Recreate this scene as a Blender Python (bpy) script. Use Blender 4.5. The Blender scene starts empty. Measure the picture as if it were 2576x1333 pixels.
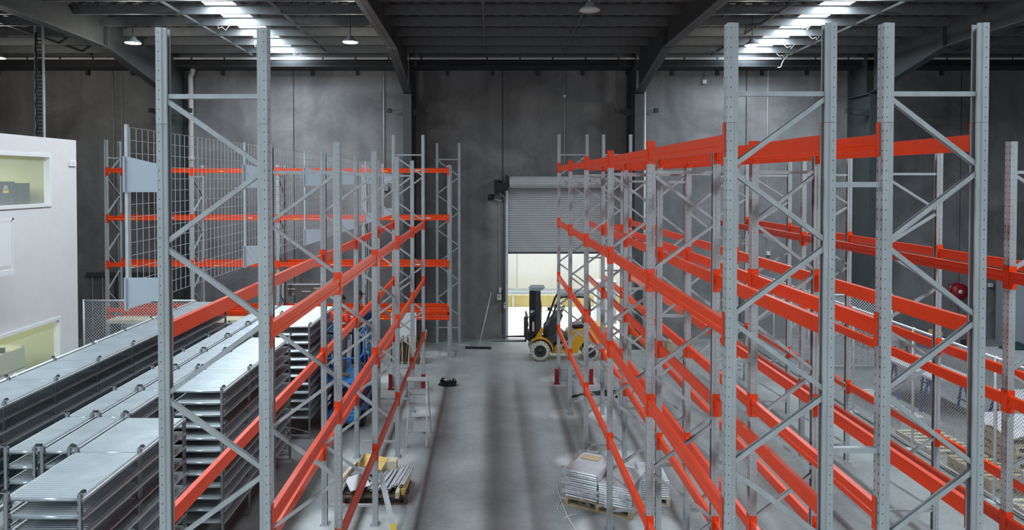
import bpy, bmesh, math, random
from mathutils import Vector, Matrix
random.seed(7)
PI = math.pi
S = bpy.context.scene
C = S.collection
HC = 5.37                       # camera height
# ------------------------------------------------------------------ camera, world, exposure
FPX = 1800.0
PITCH = 0.0193
cam = bpy.data.cameras.new('camera'); camo = bpy.data.objects.new('camera', cam); C.objects.link(camo)
camo.location = (0, 0, HC); camo.rotation_euler = (PI/2 - PITCH, 0, 0)
cam.sensor_width = 36; cam.sensor_fit = 'HORIZONTAL'; cam.lens = 36*FPX/2576
cam.shift_x = 57/2576; cam.shift_y = -(666.5-(451+FPX*PITCH))/2576
cam.clip_start = .05; cam.clip_end = 300
S.camera = camo
w = bpy.data.worlds.new('daylight'); S.world = w; w.use_nodes = True
w.node_tree.nodes['Background'].inputs[0].default_value = (.9, .96, 1, 1)
w.node_tree.nodes['Background'].inputs[1].default_value = 2.9
S.view_settings.view_transform = 'Standard'; S.view_settings.look = 'None'
S.view_settings.gamma = 1; S.view_settings.use_curve_mapping = False
S.view_settings.exposure = 0.08
S.cycles.max_bounces = 6; S.cycles.diffuse_bounces = 4; S.cycles.glossy_bounces = 3
S.cycles.transparent_max_bounces = 12; S.cycles.transmission_bounces = 4
S.cycles.use_denoising = True
S.cycles.sample_clamp_indirect = 4
S.cycles.caustics_reflective = False; S.cycles.caustics_refractive = False
SKYLIGHT = 35.0
def area(name, loc, rot, sx, sy, power, col=(1, 1, 1), spread=PI):
    l = bpy.data.lights.new(name, 'AREA'); l.shape = 'RECTANGLE'; l.size = sx; l.size_y = sy
    l.energy = power; l.color = col; l.spread = spread
    o = bpy.data.objects.new(name, l); o.location = loc; o.rotation_euler = rot; C.objects.link(o); return o
# added fill lights behind the viewpoint, to brighten the racks from the front
area('added_fill_light_a', (-4.5, -13.7, 2.9), (PI/2, 0, PI), 5.0, 5.4, 1000, (.93, .97, 1))
area('added_fill_light_b', (5.5, -13.7, 2.9), (PI/2, 0, PI), 5.0, 5.4, 1000, (.93, .97, 1))

# ------------------------------------------------------------------ materials
M = {}
def lin(h):
    h = h.lstrip('#'); v = [int(h[i:i+2], 16)/255 for i in (0, 2, 4)]
    return tuple(x/12.92 if x <= .04045 else ((x+.055)/1.055)**2.4 for x in v)
def mat(name, col, rough=.6, metal=0, noise=0, scale=6, bump=0, bscale=60, emit=0, alpha=1, stretch=None):
    if isinstance(col, str): col = lin(col)
    m = bpy.data.materials.new(name); m.use_nodes = True; nt = m.node_tree
    b = nt.nodes['Principled BSDF']
    b.inputs['Base Color'].default_value = (*col, 1); b.inputs['Roughness'].default_value = rough
    b.inputs['Metallic'].default_value = metal; b.inputs['Alpha'].default_value = alpha
    if emit:
        b.inputs['Emission Color'].default_value = (*col, 1); b.inputs['Emission Strength'].default_value = emit
    if noise:
        tc = nt.nodes.new('ShaderNodeTexCoord'); mp = nt.nodes.new('ShaderNodeMapping')
        if stretch: mp.inputs['Scale'].default_value = stretch
        nt.links.new(tc.outputs['Object'], mp.inputs['Vector'])
        n = nt.nodes.new('ShaderNodeTexNoise'); n.inputs['Scale'].default_value = scale; n.inputs['Detail'].default_value = 5
        nt.links.new(mp.outputs[0], n.inputs['Vector'])
        r = nt.nodes.new('ShaderNodeMapRange'); r.inputs[1].default_value = .3; r.inputs[2].default_value = .7
        r.inputs[3].default_value = 1-noise; r.inputs[4].default_value = 1+noise
        nt.links.new(n.outputs[0], r.inputs[0])
        x = nt.nodes.new('ShaderNodeVectorMath'); x.operation = 'SCALE'; x.inputs[0].default_value = col
        nt.links.new(r.outputs[0], x.inputs['Scale']); nt.links.new(x.outputs[0], b.inputs['Base Color'])
    if bump:
        n2 = nt.nodes.new('ShaderNodeTexNoise'); n2.inputs['Scale'].default_value = bscale
        bp = nt.nodes.new('ShaderNodeBump'); bp.inputs['Strength'].default_value = bump; bp.inputs['Distance'].default_value = .01
        nt.links.new(n2.outputs[0], bp.inputs['Height']); nt.links.new(bp.outputs[0], b.inputs['Normal'])
    M[name] = m; return m

mat('galv', (.46, .50, .51), .45, .25, .1, 9, stretch=(1, 1, .25))
mat('galv_bright', (.68, .73, .76), .35, .3, .08, 7)
mat('galv_tray', (.50, .57, .60), .30, .45, .1, 3)
mat('red_beam', (.90, .062, .005), .3, 0, .06, 4)
mat('fence_zinc', (.74, .78, .80), .45, .1)
mat('red_dark', (.30, .012, .02), .45)
mat('steel_dark', (.028, .034, .038), .6, 0, .15, 4)
mat('steel_grey', (.060, .070, .074), .55, 0, .12, 4)
mat('roof_sheet', (.062, .064, .066), .55, .1, .1, 2)
mat('purlin', (.15, .16, .165), .5, .2, .12, 5)
mat('white_paint', (.66, .65, .65), .65, 0, .03, 3)
mat('white_gloss', (.72, .73, .73), .4)
mat('plate_blue', (.52, .60, .66), .5, .1, .03, 3)
mat('cream', (.62, .62, .46), .5)
mat('pale_yellow', (.62, .66, .40), .7)
mat('pvc', (.62, .62, .58), .4)
mat('black', (.012, .012, .014), .5)
mat('charcoal', (.045, .048, .055), .6)
mat('rubber', (.02, .02, .02), .8)
mat('tyre_white', (.62, .60, .50), .7, 0, .12, 12)
mat('forklift_yellow', (.72, .36, .015), .35, 0, .06, 3)
mat('wood', (.52, .42, .24), .7, 0, .18, 5, stretch=(1, 6, 6))
mat('wood_pale', (.66, .60, .44), .7, 0, .12, 5)
mat('wood_yellow', (.72, .50, .16), .7, 0, .15, 5)
mat('wood_dark', (.10, .07, .05), .8, 0, .2, 8)
mat('board_white', (.66, .68, .70), .55, 0, .04, 3)
mat('blue_lift', (.02, .20, .52), .4, 0, .08, 6)
mat('blue_dark', (.012, .03, .10), .5)
mat('blue_trestle', (.02, .06, .36), .45)
mat('aluminium', (.60, .66, .68), .35, .5)
mat('hivis', (.95, .075, .03), .8, 0, .12, 12)
mat('hivis_orange', (.92, .13, .03), .8, 0, .1, 12)
mat('reflective', (.66, .68, .66), .4)
mat('trousers', (.10, .10, .095), .85, 0, .15, 14)
mat('navy', (.02, .03, .06), .85, 0, .1, 14)
mat('skin', (.26, .12, .075), .55)
mat('boot_tan', (.40, .27, .12), .8, 0, .15, 20)
mat('cap_black', (.015, .015, .018), .8)
mat('hose_red', (.30, .01, .02), .4)
mat('green_bag', (.03, .075, .08), .8)
mat('cabinet_grey', (.30, .35, .37), .5)
mat('yellow_tag', (.75, .55, .03), .6)
mat('label_yellow', (.9, .62, .04), .6)
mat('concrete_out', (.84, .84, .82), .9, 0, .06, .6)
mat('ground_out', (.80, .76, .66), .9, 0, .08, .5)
mat('kerb_yellow', (.80, .66, .28), .8, 0, .08, 2)
mat('lamp_glow', (1, .95, .82), .5, 0, emit=12)
mat('exit_sign', (.75, .8, .78), .5, 0, emit=.25)
mat('green_print', (.02, .25, .10), .6)
mat('shutter', (.55, .56, .57), .5, .15, .05, 3)
mat('sign_brown', (.16, .15, .145), .6)
mat('glass_dark', (.05, .06, .06), .1)

def emission(name, col, strength):
    m = bpy.data.materials.new(name); m.use_nodes = True; nt = m.node_tree; nt.nodes.clear()
    e = nt.nodes.new('ShaderNodeEmission'); e.inputs[0].default_value = (*col, 1); e.inputs[1].default_value = strength
    o = nt.nodes.new('ShaderNodeOutputMaterial'); nt.links.new(e.outputs[0], o.inputs[0]); M[name] = m
emission('skylight', (.80, .91, 1.0), SKYLIGHT)

def film(name, col, alpha, rough=.15):
    m = bpy.data.materials.new(name); m.use_nodes = True; nt = m.node_tree; b = nt.nodes['Principled BSDF']
    b.inputs['Base Color'].default_value = (*col, 1); b.inputs['Roughness'].default_value = rough
    n = nt.nodes.new('ShaderNodeTexNoise'); n.inputs['Scale'].default_value = 5; n.inputs['Detail'].default_value = 6
    tc = nt.nodes.new('ShaderNodeTexCoord'); mp = nt.nodes.new('ShaderNodeMapping'); mp.inputs['Scale'].default_value = (1, 1, 2.5)
    nt.links.new(tc.outputs['Object'], mp.inputs[0]); nt.links.new(mp.outputs[0], n.inputs[0])
    r = nt.nodes.new('ShaderNodeMapRange'); r.inputs[1].default_value = .50; r.inputs[2].default_value = .64
    r.inputs[3].default_value = .03; r.inputs[4].default_value = .7
    nt.links.new(n.outputs[0], r.inputs[0]); nt.links.new(r.outputs[0], b.inputs['Alpha'])
    bp = nt.nodes.new('ShaderNodeBump'); bp.inputs['Strength'].default_value = .7; bp.inputs['Distance'].default_value = .03
    nt.links.new(n.outputs[0], bp.inputs['Height']); nt.links.new(bp.outputs[0], b.inputs['Normal'])
    M[name] = m
film('shrink_film', (.80, .86, .90), .24)
def glass(name, col, alpha):
    m = bpy.data.materials.new(name); m.use_nodes = True; b = m.node_tree.nodes['Principled BSDF']
    b.inputs['Base Color'].default_value = (*col, 1); b.inputs['Roughness'].default_value = .05; b.inputs['Alpha'].default_value = alpha
    M[name] = m
glass('window_glass', (.8, .9, .85), .12)

def N(nt, t, **kw):
    n = nt.nodes.new(t)
    for k, v in kw.items(): setattr(n, k, v)
    return n
def math_(nt, op, a, b=None, clamp=False):
    n = nt.nodes.new('ShaderNodeMath'); n.operation = op; n.use_clamp = clamp
    for i, v in enumerate((a, b)):
        if v is None: continue
        if isinstance(v, (int, float)): n.inputs[i].default_value = v
        else: nt.links.new(v, n.inputs[i])
    return n.outputs[0]

def perforated(name, base, metal=.35, rough=.42):
    """galvanised steel with punched holes: small round ones along the flanges, slots in the web (object space: z up the post)"""
    m = mat(name, base, rough, metal, .1, 9, stretch=(1, 1, .25)); nt = m.node_tree; b = nt.nodes['Principled BSDF']
    tc = nt.nodes.new('ShaderNodeTexCoord'); sp = nt.nodes.new('ShaderNodeSeparateXYZ'); nt.links.new(tc.outputs['Object'], sp.inputs[0])
    X, Y, Z = sp.outputs
    zz = math_(nt, 'SUBTRACT', math_(nt, 'FRACT', math_(nt, 'DIVIDE', Z, .075)), .5); zz = math_(nt, 'MULTIPLY', zz, .075)
    z2 = math_(nt, 'MULTIPLY', zz, zz)
    dx = math_(nt, 'SUBTRACT', X, .022); d = math_(nt, 'ADD', math_(nt, 'MULTIPLY', dx, dx), z2)
    h1 = math_(nt, 'MULTIPLY', math_(nt, 'LESS_THAN', d, .0042**2), math_(nt, 'GREATER_THAN', math_(nt, 'ABSOLUTE', Y), .040))
    dy = math_(nt, 'SUBTRACT', math_(nt, 'ABSOLUTE', Y), .030)
    d2 = math_(nt, 'ADD', math_(nt, 'MULTIPLY', math_(nt, 'MULTIPLY', dy, dy), 3.5), math_(nt, 'MULTIPLY', z2, .8))
    h2 = math_(nt, 'MULTIPLY', math_(nt, 'LESS_THAN', d2, .0095**2), math_(nt, 'LESS_THAN', X, .006))
    h = math_(nt, 'MAXIMUM', h1, h2)
    src = b.inputs['Base Color'].links[0].from_socket
    mx = nt.nodes.new('ShaderNodeMix'); mx.data_type = 'RGBA'
    nt.links.new(h, mx.inputs[0]); nt.links.new(src, mx.inputs[6]); mx.inputs[7].default_value = (.01, .012, .014, 1)
    nt.links.new(mx.outputs[2], b.inputs['Base Color'])
    return m
M['red_beam'].node_tree.nodes['Principled BSDF'].inputs['Specular IOR Level'].default_value = .5
perforated('galv_post', (.47, .51, .52), .25, .45)
perforated('galv_shelf_post', (.34, .37, .38))

def concrete_wall():
    m = mat('concrete_wall', (.19, .192, .195), .85); nt = m.node_tree; b = nt.nodes['Principled BSDF']
    tc = nt.nodes.new('ShaderNodeTexCoord')
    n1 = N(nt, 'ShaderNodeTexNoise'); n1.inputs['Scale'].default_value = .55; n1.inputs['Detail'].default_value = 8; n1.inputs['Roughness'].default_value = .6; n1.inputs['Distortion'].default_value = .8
    n2 = N(nt, 'ShaderNodeTexNoise'); n2.inputs['Scale'].default_value = 9; n2.inputs['Detail'].default_value = 4
    mp = N(nt, 'ShaderNodeMapping'); mp.inputs['Scale'].default_value = (2.2, 1, .12)
    n3 = N(nt, 'ShaderNodeTexNoise'); n3.inputs['Scale'].default_value = 1.0; n3.inputs['Detail'].default_value = 3
    for n in (n1, n2): nt.links.new(tc.outputs['Object'], n.inputs[0])
    nt.links.new(tc.outputs['Object'], mp.inputs[0]); nt.links.new(mp.outputs[0], n3.inputs[0])
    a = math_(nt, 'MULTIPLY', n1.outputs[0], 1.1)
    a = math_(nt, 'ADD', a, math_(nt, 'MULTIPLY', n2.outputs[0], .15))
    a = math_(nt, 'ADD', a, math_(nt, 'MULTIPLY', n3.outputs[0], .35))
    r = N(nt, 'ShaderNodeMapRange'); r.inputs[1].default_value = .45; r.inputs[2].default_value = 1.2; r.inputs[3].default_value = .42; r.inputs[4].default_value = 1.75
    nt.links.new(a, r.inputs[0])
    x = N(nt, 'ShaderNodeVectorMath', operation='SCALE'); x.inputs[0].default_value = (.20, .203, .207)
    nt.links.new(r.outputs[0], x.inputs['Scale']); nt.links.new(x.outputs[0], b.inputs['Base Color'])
concrete_wall()

def concrete_floor():
    m = mat('concrete_floor', (.2, .2, .2), .55); nt = m.node_tree; b = nt.nodes['Principled BSDF']
    tc = nt.nodes.new('ShaderNodeTexCoord'); sp = N(nt, 'ShaderNodeSeparateXYZ'); nt.links.new(tc.outputs['Object'], sp.inputs[0])
    n1 = N(nt, 'ShaderNodeTexNoise'); n1.inputs['Scale'].default_value = .7; n1.inputs['Detail'].default_value = 7; n1.inputs['Roughness'].default_value = .62
    n2 = N(nt, 'ShaderNodeTexNoise'); n2.inputs['Scale'].default_value = 14; n2.inputs['Detail'].default_value = 5
    mp = N(nt, 'ShaderNodeMapping'); mp.inputs['Scale'].default_value = (1, .22, 1)
    n3 = N(nt, 'ShaderNodeTexNoise'); n3.inputs['Scale'].default_value = 2.2; n3.inputs['Detail'].default_value = 4
    for n in (n1, n2): nt.links.new(tc.outputs['Object'], n.inputs[0])
    nt.links.new(tc.outputs['Object'], mp.inputs[0]); nt.links.new(mp.outputs[0], n3.inputs[0])
    base = math_(nt, 'ADD', math_(nt, 'MULTIPLY', n1.outputs[0], .36), math_(nt, 'MULTIPLY', n2.outputs[0], .12))
    base = math_(nt, 'ADD', base, .06)
    # pale drilling dust round the anchored post feet
    dust = None
    for x0, y0 in ((-1.80, 5.64), (1.80, 5.47), (-2.55, 5.64), (2.6, 5.47)):
        fy = math_(nt, 'SUBTRACT', math_(nt, 'FRACT', math_(nt, 'ADD', math_(nt, 'DIVIDE', math_(nt, 'SUBTRACT', sp.outputs[1], y0), 2.7), .5)), .5)
        fy = math_(nt, 'MULTIPLY', fy, 2.7)
        dx = math_(nt, 'SUBTRACT', sp.outputs[0], x0)
        d = math_(nt, 'ADD', math_(nt, 'MULTIPLY', dx, dx), math_(nt, 'MULTIPLY', fy, fy))
        d = math_(nt, 'ADD', d, math_(nt, 'MULTIPLY', math_(nt, 'SUBTRACT', n1.outputs[0], .55), 1.3))
        k = N(nt, 'ShaderNodeMapRange'); k.inputs[1].default_value = .22; k.inputs[2].default_value = 0.0; nt.links.new(d, k.inputs[0])
        lim = N(nt, 'ShaderNodeMapRange'); lim.inputs[1].default_value = .55; lim.inputs[2].default_value = .2
        nt.links.new(math_(nt, 'ADD', math_(nt, 'MULTIPLY', dx, dx), math_(nt, 'MULTIPLY', fy, fy)), lim.inputs[0])
        k = math_(nt, 'MULTIPLY', k.outputs[0], lim.outputs[0])
        dust = k if dust is None else math_(nt, 'MAXIMUM', dust, k)
    base = math_(nt, 'ADD', base, math_(nt, 'MULTIPLY', dust, .28))
    cb = N(nt, 'ShaderNodeCombineColor')
    nt.links.new(math_(nt, 'MULTIPLY', base, .93), cb.inputs[0]); nt.links.new(base, cb.inputs[1]); nt.links.new(math_(nt, 'MULTIPLY', base, .985), cb.inputs[2])
    nt.links.new(cb.outputs[0], b.inputs['Base Color'])
    b.inputs['Specular IOR Level'].default_value = .35
concrete_floor()

# ------------------------------------------------------------------ mesh collector
def basis(d, up=(0, 0, 1)):
    d = Vector(d).normalized(); u = Vector(up)
    if abs(d.dot(u)) > .97: u = Vector((0, 1, 0)) if abs(d.y) < .9 else Vector((1, 0, 0))
    a = d.cross(u).normalized(); b = a.cross(d).normalized()
    return d, a, b                       # d along, a sideways, b 'up'
class MB:
    def __init__(s): s.v = []; s.f = []; s.mi = []; s.m = 0; s.sm = []; s.smooth = False
    def add(s, vs, fs):
        n = len(s.v); s.v += [tuple(v) for v in vs]
        for f in fs: s.f.append([i+n for i in f]); s.mi.append(s.m); s.sm.append(s.smooth)
        return s
    def box(s, x0, x1, y0, y1, z0, z1):
        vs = [(x, y, z) for z in (z0, z1) for y in (y0, y1) for x in (x0, x1)]
        return s.add(vs, [(0, 2, 3, 1), (4, 5, 7, 6), (0, 1, 5, 4), (2, 6, 7, 3), (0, 4, 6, 2), (1, 3, 7, 5)])
    def cbox(s, c, sz, rz=0, rx=0, ry=0):
        R = Matrix.Rotation(rz, 3, 'Z') @ Matrix.Rotation(ry, 3, 'Y') @ Matrix.Rotation(rx, 3, 'X'); c = Vector(c)
        vs = [c + R @ Vector((x*sz[0]/2, y*sz[1]/2, z*sz[2]/2)) for z in (-1, 1) for y in (-1, 1) for x in (-1, 1)]
        return s.add(vs, [(0, 2, 3, 1), (4, 5, 7, 6), (0, 1, 5, 4), (2, 6, 7, 3), (0, 4, 6, 2), (1, 3, 7, 5)])
    def bar(s, p, q, wd, ht, up=(0, 0, 1)):
        p, q = Vector(p), Vector(q); d, a, b = basis(q-p, up)
        vs = [e + a*x*wd/2 + b*y*ht/2 for e in (p, q) for (x, y) in ((-1, -1), (1, -1), (1, 1), (-1, 1))]
        return s.add(vs, [(0, 1, 2, 3), (7, 6, 5, 4), (0, 4, 5, 1), (1, 5, 6, 2), (2, 6, 7, 3), (3, 7, 4, 0)])
    def tube(s, p, q, r, n=8, r2=None, caps=True):
        p, q = Vector(p), Vector(q); d, a, b = basis(q-p); r2 = r if r2 is None else r2
        vs = [e + (a*math.cos(2*PI*i/n) + b*math.sin(2*PI*i/n))*rr for e, rr in ((p, r), (q, r2)) for i in range(n)]
        fs = [(i, (i+1) % n, n+(i+1) % n, n+i) for i in range(n)]
        sm = s.smooth; s.smooth = n >= 8
        s.add(vs, fs); s.smooth = sm
        if caps:
            k = len(s.v)-2*n
            s.f.append([k+i for i in range(n)][::-1]); s.mi.append(s.m); s.sm.append(False)
            s.f.append([k+n+i for i in range(n)]); s.mi.append(s.m); s.sm.append(False)
        return s
    def path(s, pts, r, n=6):
        pts = [Vector(p) for p in pts]; vs = []; fs = []
        for i, p in enumerate(pts):
            d = (pts[min(i+1, len(pts)-1)] - pts[max(i-1, 0)]); d, a, b = basis(d)
            vs += [p + (a*math.cos(2*PI*k/n) + b*math.sin(2*PI*k/n))*r for k in range(n)]
        for i in range(len(pts)-1):
            fs += [(i*n+k, i*n+(k+1) % n, (i+1)*n+(k+1) % n, (i+1)*n+k) for k in range(n)]
        fs.append(tuple(range(n))[::-1]); fs.append(tuple((len(pts)-1)*n+k for k in range(n)))
        sm = s.smooth; s.smooth = True; s.add(vs, fs); s.smooth = sm; return s
    def prism(s, poly, vec):
        """closed 3D polygon swept by vec"""
        n = len(poly); poly = [Vector(p) for p in poly]; vec = Vector(vec)
        vs = poly + [p+vec for p in poly]
        return s.add(vs, [tuple(range(n))[::-1], tuple(range(n, 2*n))] + [(i, (i+1) % n, n+(i+1) % n, n+i) for i in range(n)])
    def strip(s, poly, thk, p, q, up=(0, 0, 1)):
        """open 2D profile (sheet steel) of a thickness, swept from p to q; profile x -> sideways, y -> up"""
        p, q = Vector(p), Vector(q); d, a, b = basis(q-p, up); n = len(poly)
        P = [Vector((x, y, 0)) for x, y in poly]; O = []
        for i in range(n):
            t = (P[min(i+1, n-1)] - P[max(i-1, 0)]).normalized(); O.append(P[i] + Vector((-t.y, t.x, 0))*thk)
        ring = P + O[::-1]; m = len(ring)
        vs = [e + a*r.x + b*r.y for e in (p, q) for r in ring]
        fs = [(i, (i+1) % m, m+(i+1) % m, m+i) for i in range(m)]
        for i in range(n-1):
            fs.append((i, m-1-i, m-2-i, i+1)); fs.append((m+i, m+i+1, 2*m-2-i, 2*m-1-i))
        return s.add(vs, fs)
    def lathe(s, prof, c=(0, 0, 0), axis='Z', n=20):
        vs = []; fs = []; k = len(prof); c = Vector(c)
        for i in range(n):
            t = 2*PI*i/n
            for r, h in prof:
                x, y = r*math.cos(t), r*math.sin(t)
                v = {'Z': (x, y, h), 'Y': (x, h, y), 'X': (h, x, y)}[axis]; vs.append(c+Vector(v))
        for i in range(n):
            for j in range(k-1):
                a, b = i*k+j, ((i+1) % n)*k+j
                fs.append((a, b, b+1, a+1))
        sm = s.smooth; s.smooth = True; s.add(vs, fs); s.smooth = sm; return s
    def xf(s, mtx, start=0):
        for i in range(start, len(s.v)): s.v[i] = tuple(mtx @ Vector(s.v[i]))
        return s
    def mesh(s, name, mats):
        me = bpy.data.meshes.new(name); me.from_pydata(s.v, [], s.f)
        for m_ in ([mats] if not isinstance(mats, (list, tuple)) else mats): me.materials.append(M[m_] if isinstance(m_, str) else m_)
        me.polygons.foreach_set('material_index', s.mi); me.polygons.foreach_set('use_smooth', s.sm)
        bm = bmesh.new(); bm.from_mesh(me); bmesh.ops.recalc_face_normals(bm, faces=bm.faces); bm.to_mesh(me); bm.free()
        me.update(); return me
    def build(s, name, mats, parent=None, loc=None, bevel=0):
        o = bpy.data.objects.new(name, s.mesh(name, mats)); C.objects.link(o)
        if parent is not None: o.parent = parent
        if loc is not None: o.location = loc
        if bevel:
            b = o.modifiers.new('bevel', 'BEVEL'); b.width = bevel; b.segments = 2; b.limit_method = 'ANGLE'
        return o
def tag(o, label, cat, group=None):
    o['label'] = label; o['category'] = cat
    if group: o['group'] = group
    return o
def struct(o, label=None):
    o['kind'] = 'structure'
    if label: o['label'] = label
    return o
def empty(name, loc=(0, 0, 0), rz=0):
    o = bpy.data.objects.new(name, None); o.location = loc; o.rotation_euler = (0, 0, rz); o.empty_display_size = .2
    C.objects.link(o); return o
def inst(name, me, parent=None, loc=(0, 0, 0), rot=(0, 0, 0), scale=None):
    o = bpy.data.objects.new(name, me); C.objects.link(o); o.parent = parent; o.location = loc; o.rotation_euler = rot
    if scale: o.scale = scale
    return o
def kids(o): return [c for c in bpy.data.objects if c.parent == o]
def dup(o, loc=None, rz=None, parent=None):
    c = o.copy(); C.objects.link(c)
    if parent is not None: c.parent = parent
    if loc is not None: c.location = loc
    if rz is not None: c.rotation_euler = (0, 0, rz)
    for ch in kids(o): dup(ch, parent=c)
    return c

# ------------------------------------------------------------------ the building
YB = 24.0; XL, XR, YF = -17.0, 20.5, -14.0
ROOF0, SLOPE = 9.50, .0217
def roof_h(y): return ROOF0 + SLOPE*(23.6-y)
struct(MB().box(XL, XR, YF, YB+.02, -.2, 0).build('floor', 'concrete_floor'))
# back wall: precast panels with open joints, door opening
DX0, DX1, DH = .61, 4.48, 5.08
joints = [XL-.3, -12.6, -6.55, .45, 8.6, 15.8, XR+.3]
wb = MB()
for a, b in zip(joints[:-1], joints[1:]):
    a += .014; b -= .014
    if a < DX0 < b:
        wb.box(a, DX0, YB, YB+.2, 0, 9.6); wb.box(DX0, DX1, YB, YB+.2, DH, 9.6); wb.box(DX1, b, YB, YB+.2, 0, 9.6)
    else: wb.box(a, b, YB, YB+.2, 0, 9.6)
wb.m = 1
for j in joints[1:-1]: wb.box(j-.03, j+.03, YB+.03, YB+.19, 0, 9.6)
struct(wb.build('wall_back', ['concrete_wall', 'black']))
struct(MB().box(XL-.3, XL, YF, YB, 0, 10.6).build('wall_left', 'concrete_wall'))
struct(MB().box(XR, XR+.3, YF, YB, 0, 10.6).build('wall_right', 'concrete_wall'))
wf = MB()
for a, b in ((XL, -7), (-2, 3), (8, XR)): wf.box(a, b, YF-.2, YF, 0, 10.6)
for a, b in ((-7, -2), (3, 8)): wf.box(a, b, YF-.2, YF, 5.7, 10.6)  # unseen openings, added to hold the fill lights
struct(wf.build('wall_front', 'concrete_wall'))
# roof sheets with skylight strips
SKX = (-6.55, 8.42); SW = .37
xs = [XL-.3, SKX[0]-SW, SKX[0]+SW, SKX[1]-SW, SKX[1]+SW, XR+.3]
cl = MB()
def sheet(mb, x0, x1, y0, y1, z0=.0, t=.02, rib=.4):
    n = max(1, round((x1-x0)/rib)); px = []
    for i in range(n):
        a = x0+(x1-x0)*i/n; k = (x1-x0)/n
        px += [(a, 0), (a+k*.40, 0), (a+k*.5, .035), (a+k*.9, .035)]
    px.append((x1, 0))
    vs = []; fs = []
    for (x, h) in px:
        vs += [(x, y0, roof_h(y0)+z0+h), (x, y1, roof_h(y1)+z0+h)]
    for i in range(len(px)-1): fs.append((2*i, 2*i+1, 2*i+3, 2*i+2))
    mb.add(vs, fs)
for a, b in ((xs[0], xs[1]), (xs[2], xs[3]), (xs[4], xs[5])): sheet(cl, a, b, YF-.3, YB+.2)
ceil = struct(cl.build('ceiling', 'roof_sheet'))
for i, x in enumerate(SKX):
    m = MB(); m.add([(x-SW, YF, roof_h(YF)), (x+SW, YF, roof_h(YF)), (x+SW, 23.3, roof_h(23.3)), (x-SW, 23.3, roof_h(23.3))], [(0, 1, 2, 3)])
    struct(m.build('window_%d' % (i+1), 'skylight'), 'translucent skylight strip in the roof')
# purlins: Z sections every 1.2 m, running across
PD = .215
def purlin_mesh():
    m = MB()
    m.strip([(-.07, -PD+.02), (-.07, -PD), (0, -PD), (0, 0), (.07, 0), (.07, -.02)], .004, (XL, 0, 0), (XR, 0, 0))
    return m.mesh('ceiling_purlin', 'purlin')
pm = purlin_mesh()
for i in range(0, 31):
    y = 23.6-1.2*i
    inst('purlin', pm, ceil, (0, y, roof_h(y)))
for x in (-15.2, -12.7, -7.6, -5.1, -.15, 2.3, 7.1, 9.6, 14.6, 17.1):
    m = MB(); y0, y1 = 23.0, -12
    m.bar((x, y0, roof_h(y0)-.16), (x, y1, roof_h(y1)-.16), .03, .06)
    m.build('bridging_strut', 'purlin', ceil)
# portal frames
RX = [-10.2, -2.58, 4.71, 12.1]; CF = 22.55
for x in RX:
    m = MB(); W = .13; top = lambda y: roof_h(y)-.005
    yk = 19.0; hb = 8.86
    def ib(y0, zb0, y1, zb1):     # welded I section between two stations, following the roof above
        m.prism([(x-W, y0, zb0), (x-W, y1, zb1), (x-W, y1, zb1+.02), (x-W, y0, zb0+.02)], (2*W, 0, 0))
        m.prism([(x-W, y0, top(y0)-.02), (x-W, y1, top(y1)-.02), (x-W, y1, top(y1)), (x-W, y0, top(y0))], (2*W, 0, 0))
        m.prism([(x-.008, y0, zb0), (x-.008, y1, zb1), (x-.008, y1, top(y1)), (x-.008, y0, top(y0))], (.016, 0, 0))
    ib(yk, hb, -13.9, hb+SLOPE*32.9)
    ib(CF+.02, 8.08, yk, hb)
    m.box(x-W, x+W, yk-.02, yk+.02, hb-.03, top(yk)); m.box(x-W, x+W, CF, 23.98, 8.06, 8.1)
    struct(m.build('ceiling_rafter', 'steel_grey'), 'dark steel roof rafter with deep haunch')
    m = MB()
    m.box(x-W, x+W, CF, CF+.03, 0, 8.08); m.box(x-W, x+W, 23.95, 23.98, 0, top(23.9)); m.box(x-.01, x+.01, CF+.03, 23.95, 0, 8.1); m.box(x-.01, x+.01, 23.0, 23.95, 8.1, top(23.5))
    m.box(x-.22, x+.22, CF-.08, 23.99, 0, .03)
    col = struct(m.build('wall_column', 'steel_grey'), 'dark steel wall column')
    m = MB()
    for sgn in (-1, 1):
        m.prism([(x+sgn*.02, 22.7, 7.60), (x+sgn*.62, 22.9, 7.60), (x+sgn*.62, 22.9, 7.52), (x+sgn*.40, 22.8, 7.42), (x+sgn*.02, 22.7, 7.38)], (0, .10, 0))
        m.box(x+sgn*.62-.06, x+sgn*.62+.06, 22.85, 22.99, 7.5, 7.64)
    m.build('tie_bracket', 'steel_dark', col)
# eaves beam / gutter with pale flashing and cleats
m = MB(); m.box(XL, XR, 23.45, 23.99, 9.0, 9.24); m.box(XL, XR, 23.25, 23.47, 9.02, 9.06)
struct(m.build('trim_1', 'steel_dark'), 'dark eaves beam along the top of the wall')
m = MB(); x = XL
while x < XR:
    m.box(x, x+1.0, 23.16, 23.2, 9.235, 9.30); x += 1.06
struct(m.build('trim_2', 'white_paint'), 'pale flashing strip above the eaves beam')
m = MB(); x = XL+.6
while x < XR:
    m.box(x-.05, x+.05, 23.9, 24.0, 8.84, 9.0); x += 1.5
struct(m.build('trim_3', 'steel_dark'), 'small dark cleats under the eaves beam')
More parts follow.
